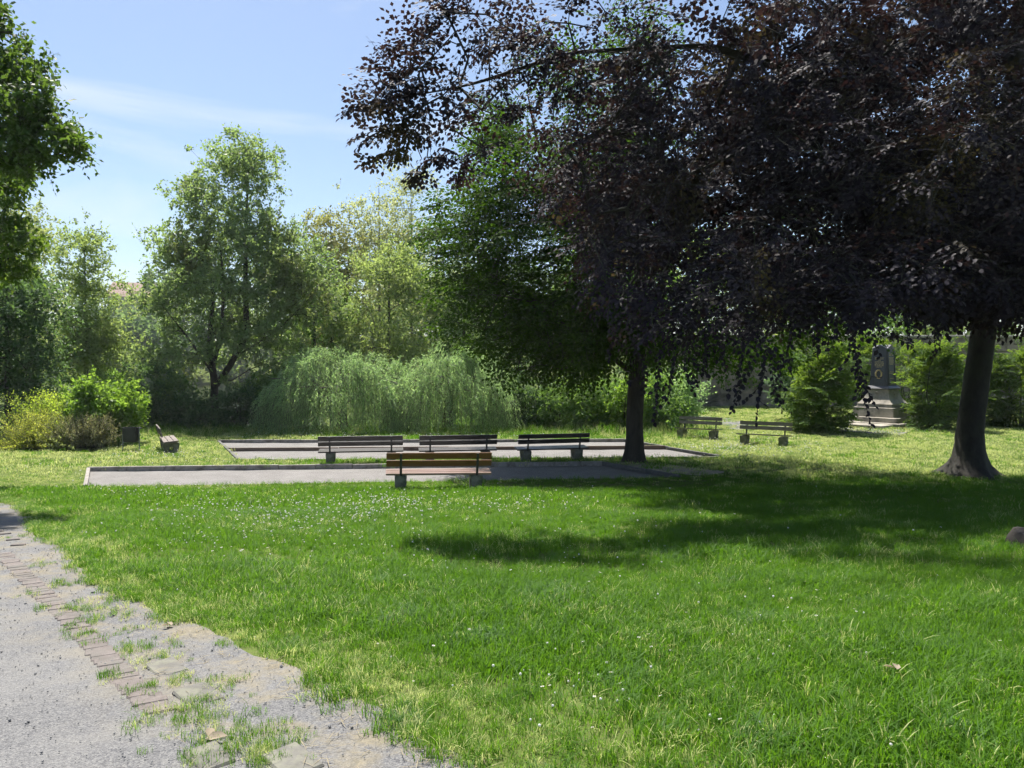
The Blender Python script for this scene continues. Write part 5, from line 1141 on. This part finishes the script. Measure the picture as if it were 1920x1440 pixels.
# tufts of weeds in the path verge
weeds = []
for (px, py, r0, n_) in ((85, 1060, 0.07, 12), (122, 1096, 0.09, 20), (172, 1140, 0.1, 34), (200, 1158, 0.1, 30), (60, 1115, 0.06, 12), (95, 1145, 0.06, 10), (228, 1188, 0.08, 20), (150, 1200, 0.06, 10), (268, 1218, 0.08, 26), (290, 1238, 0.07, 20), (335, 1278, 0.05, 16), (220, 1270, 0.05, 12), (260, 1300, 0.05, 10), (350, 1340, 0.08, 22), (390, 1352, 0.09, 30), (460, 1385, 0.12, 46), (470, 1400, 0.1, 30), (365, 1425, 0.05, 12), (510, 1415, 0.08, 18), (425, 1285, 0.06, 12), (490, 1440, 0.05, 12), (20, 1010, 0.1, 10), (130, 1180, 0.05, 8), (400, 1310, 0.08, 14), (280, 1350, 0.05, 8)):
    p = gp(px, py); weeds.append(p[None, :2] + rt_.normal(0, r0, (n_, 2)) * np.array([[1, 1.2]]))
weeds = np.concatenate(weeds)
scatter('verge_weeds', np.stack([weeds[:, 0], weeds[:, 1], Tz(weeds[:, 0], weeds[:, 1]) + 0.008], -1), rt_.uniform(0.25, 0.6, len(weeds)), clumps, rt_.integers(0, 4, len(weeds)), 'tufts of weeds along the bricks in the path verge', rt_)
near_ = np.where((PE[:, 1] > 2.3) & (PE[:, 1] < 15))[0]; ke = rt_.choice(near_, 2600); oe = rt_.normal(-0.03, 0.075, 2600); we = PE[ke] + EN[ke] * oe[:, None]; we = we[(we[:, 1] > 2.5) & (we[:, 1] < 16) & (vnoise(we[:, 0], we[:, 1], 0.3, 17) > 0.38)]
scatter('edge_grass', np.stack([we[:, 0], we[:, 1], Tz(we[:, 0], we[:, 1]) + 0.004], -1), rt_.uniform(0.45, 0.95, len(we)), clumps, rt_.integers(0, 4, len(we)), 'grass creeping over the edge of the gravel path', rt_)
# dry straw on the verge
n_ = 2600; k = rt_.integers(0, len(PE), n_); o_ = np.abs(rt_.normal(0.25, 0.25, n_)); sp = PE[k] + EN[k] * o_[:, None]; sp = sp[(sp[:, 1] > 2.5) & (vnoise(sp[:, 0], sp[:, 1], 0.5, 9) > 0.35)]
def straw_src(seed):
    r_ = rnd(seed); m = 7; Ps = np.concatenate([r_.uniform(-0.07, 0.07, (m, 2)), r_.uniform(0.0, 0.008, (m, 1))], 1); a = r_.uniform(0, 6.28, m); Ax = np.stack([np.cos(a), np.sin(a), r_.normal(0, 0.05, m)], -1)
    me = leaf_mesh('straw', Ps, unit(Ax), np.tile([0, 0, 1.0], (m, 1)), r_.uniform(0.05, 0.13, m), 0.03, 0.0); me.materials.append(M['straw']); return bpy.data.objects.new('straw', me)
scatter('dry_straw', np.stack([sp[:, 0], sp[:, 1], Tz(sp[:, 0], sp[:, 1]) + 0.015], -1), rt_.uniform(0.6, 1.2, len(sp)), [straw_src(1), straw_src(2), straw_src(3)], rt_.integers(0, 3, len(sp)), 'dry straw strewn over the path verge', rt_, 0.05)
# loose pebbles
def pebble_src(seed):
    bm = bmesh.new(); bmesh.ops.create_icosphere(bm, subdivisions=1, radius=0.0036); r_ = random.Random(seed)
    for v in bm.verts: v.co = Vector((v.co.x * r_.uniform(0.8, 1.4), v.co.y * r_.uniform(0.7, 1.2), v.co.z * r_.uniform(0.5, 0.9)))
    me = bpy.data.meshes.new('pebble'); bm.to_mesh(me); bm.free(); me.materials.append(M['pebble']); return bpy.data.objects.new('pebble', me)
n_ = 8000; y = np.sqrt(rt_.uniform(2.4 ** 2, 9.5 ** 2, n_)); x = -rt_.uniform(0, 0.78, n_) * y - 0.1; pd = path_dist(x, y); ok = pd < 0.03; x, y = x[ok], y[ok]
scatter('path_pebbles', np.stack([x, y, Tz(x, y) + 0.013], -1), rt_.lognormal(-0.1, 0.4, len(x)), [pebble_src(i) for i in range(4)], rt_.integers(0, 4, len(x)), 'loose grey pebbles on the gravel path', rt_, 0.3)

# white clover and daisies
def flower_src(seed, kind):
    bm = bmesh.new()
    if kind == 0:
        bmesh.ops.create_icosphere(bm, subdivisions=1, radius=0.011, matrix=Matrix.Translation((0, 0, 0.085)))
    else:
        for k in range(9):
            a = k * 2 * math.pi / 9; c, s_ = math.cos(a), math.sin(a); w_ = 0.0035
            vs = [bm.verts.new((c * r_ - s_ * q, s_ * r_ + c * q, 0.08 + 0.25 * (r_ - 0.004))) for r_, q in ((0.003, -0.001), (0.012, -w_), (0.014, 0), (0.012, w_), (0.003, 0.001))]; bm.faces.new(vs)
        f0 = len(bm.faces); bmesh.ops.create_icosphere(bm, subdivisions=1, radius=0.0045, matrix=Matrix.Translation((0, 0, 0.081)))
        bm.faces.ensure_lookup_table()
        for f_ in bm.faces[f0:]: f_.material_index = 1
    me = bpy.data.meshes.new('flower'); bm.to_mesh(me); bm.free(); me.materials.append(M['white_flower']); me.materials.append(M['gold']); return bpy.data.objects.new('flower', me)
FP = []
def patch(px, py, sx, sy, n):
    for _ in range(n):
        a, b = px + rt_.normal(0, sx), py + rt_.normal(0, sy)
        if b > 835: FP.append((a, b))
patch(640, 965, 90, 14, 260); patch(480, 960, 110, 16, 200); patch(720, 945, 60, 8, 120); patch(850, 950, 90, 12, 130); patch(420, 1000, 110, 25, 120); patch(650, 1010, 150, 25, 110); patch(1000, 950, 90, 14, 80)
patch(300, 930, 90, 12, 90); patch(1100, 1000, 200, 60, 70); patch(900, 1100, 300, 100, 70); patch(1300, 1250, 350, 110, 90); patch(1100, 1300, 60, 20, 16); patch(1600, 1150, 200, 60, 40); patch(200, 880, 120, 14, 90); patch(300, 858, 70, 6, 110)
patch(1400, 850, 70, 10, 220); patch(1330, 845, 60, 8, 160); patch(1250, 850, 60, 8, 60)
fp = np.array([gp(a, b)[:2] for a, b in FP])
fr = rt_.uniform(29.2, 31.0, 160); fx = rt_.uniform(-11, 3, 160); fp = np.concatenate([fp, np.stack([fx, fr], -1), np.stack([rt_.uniform(7, 11, 200), rt_.uniform(25, 31, 200)], -1)])
ok = ~inside(COURT_A, fp[:, 0], fp[:, 1], 0.12) & ~inside(COURT_B, fp[:, 0], fp[:, 1], 0.12) & (path_dist(fp[:, 0], fp[:, 1]) > 0.1); fp = fp[ok]
scatter('clover_flowers', np.stack([fp[:, 0], fp[:, 1], Tz(fp[:, 0], fp[:, 1])], -1), rt_.uniform(0.6, 1.15, len(fp)) * np.interp(fp[:, 1], [4, 8, 11, 16, 28], [0.66, 0.8, 1.1, 1.3, 1.7]), [flower_src(1, 0), flower_src(2, 1)], rt_.integers(0, 2, len(fp)), 'white clover and daisies dotted over the lawn', rt_, 0.2)

# bramble sprig under the orange bench
shoots('bramble', 'leafy bramble sprig at the right foot of the orange bench', 868, 16.9, 26, 0.42, 0.9, -0.25, 'leaf_shrub', 210, 0.05, 14, None, 0.6, 0.3, 'weed')

# ------------------------------------------------------------------ thin summer haze
hm = bpy.data.materials.new('haze'); hm.use_nodes = True; hn = hm.node_tree; hn.nodes.clear()
ho = hn.nodes.new('ShaderNodeOutputMaterial'); hv = hn.nodes.new('ShaderNodeVolumePrincipled'); hv.inputs['Color'].default_value = (0.9, 0.95, 1.0, 1); hv.inputs['Density'].default_value = 0.0003; hv.inputs['Anisotropy'].default_value = 0.2
hn.links.new(hv.outputs[0], ho.inputs['Volume'])
mb = MB(); mb.box((0, 545, 15), (1300, 1330, 38)); prop(mb.build('haze', hm), 'thin summer haze', None, None, 'stuff')
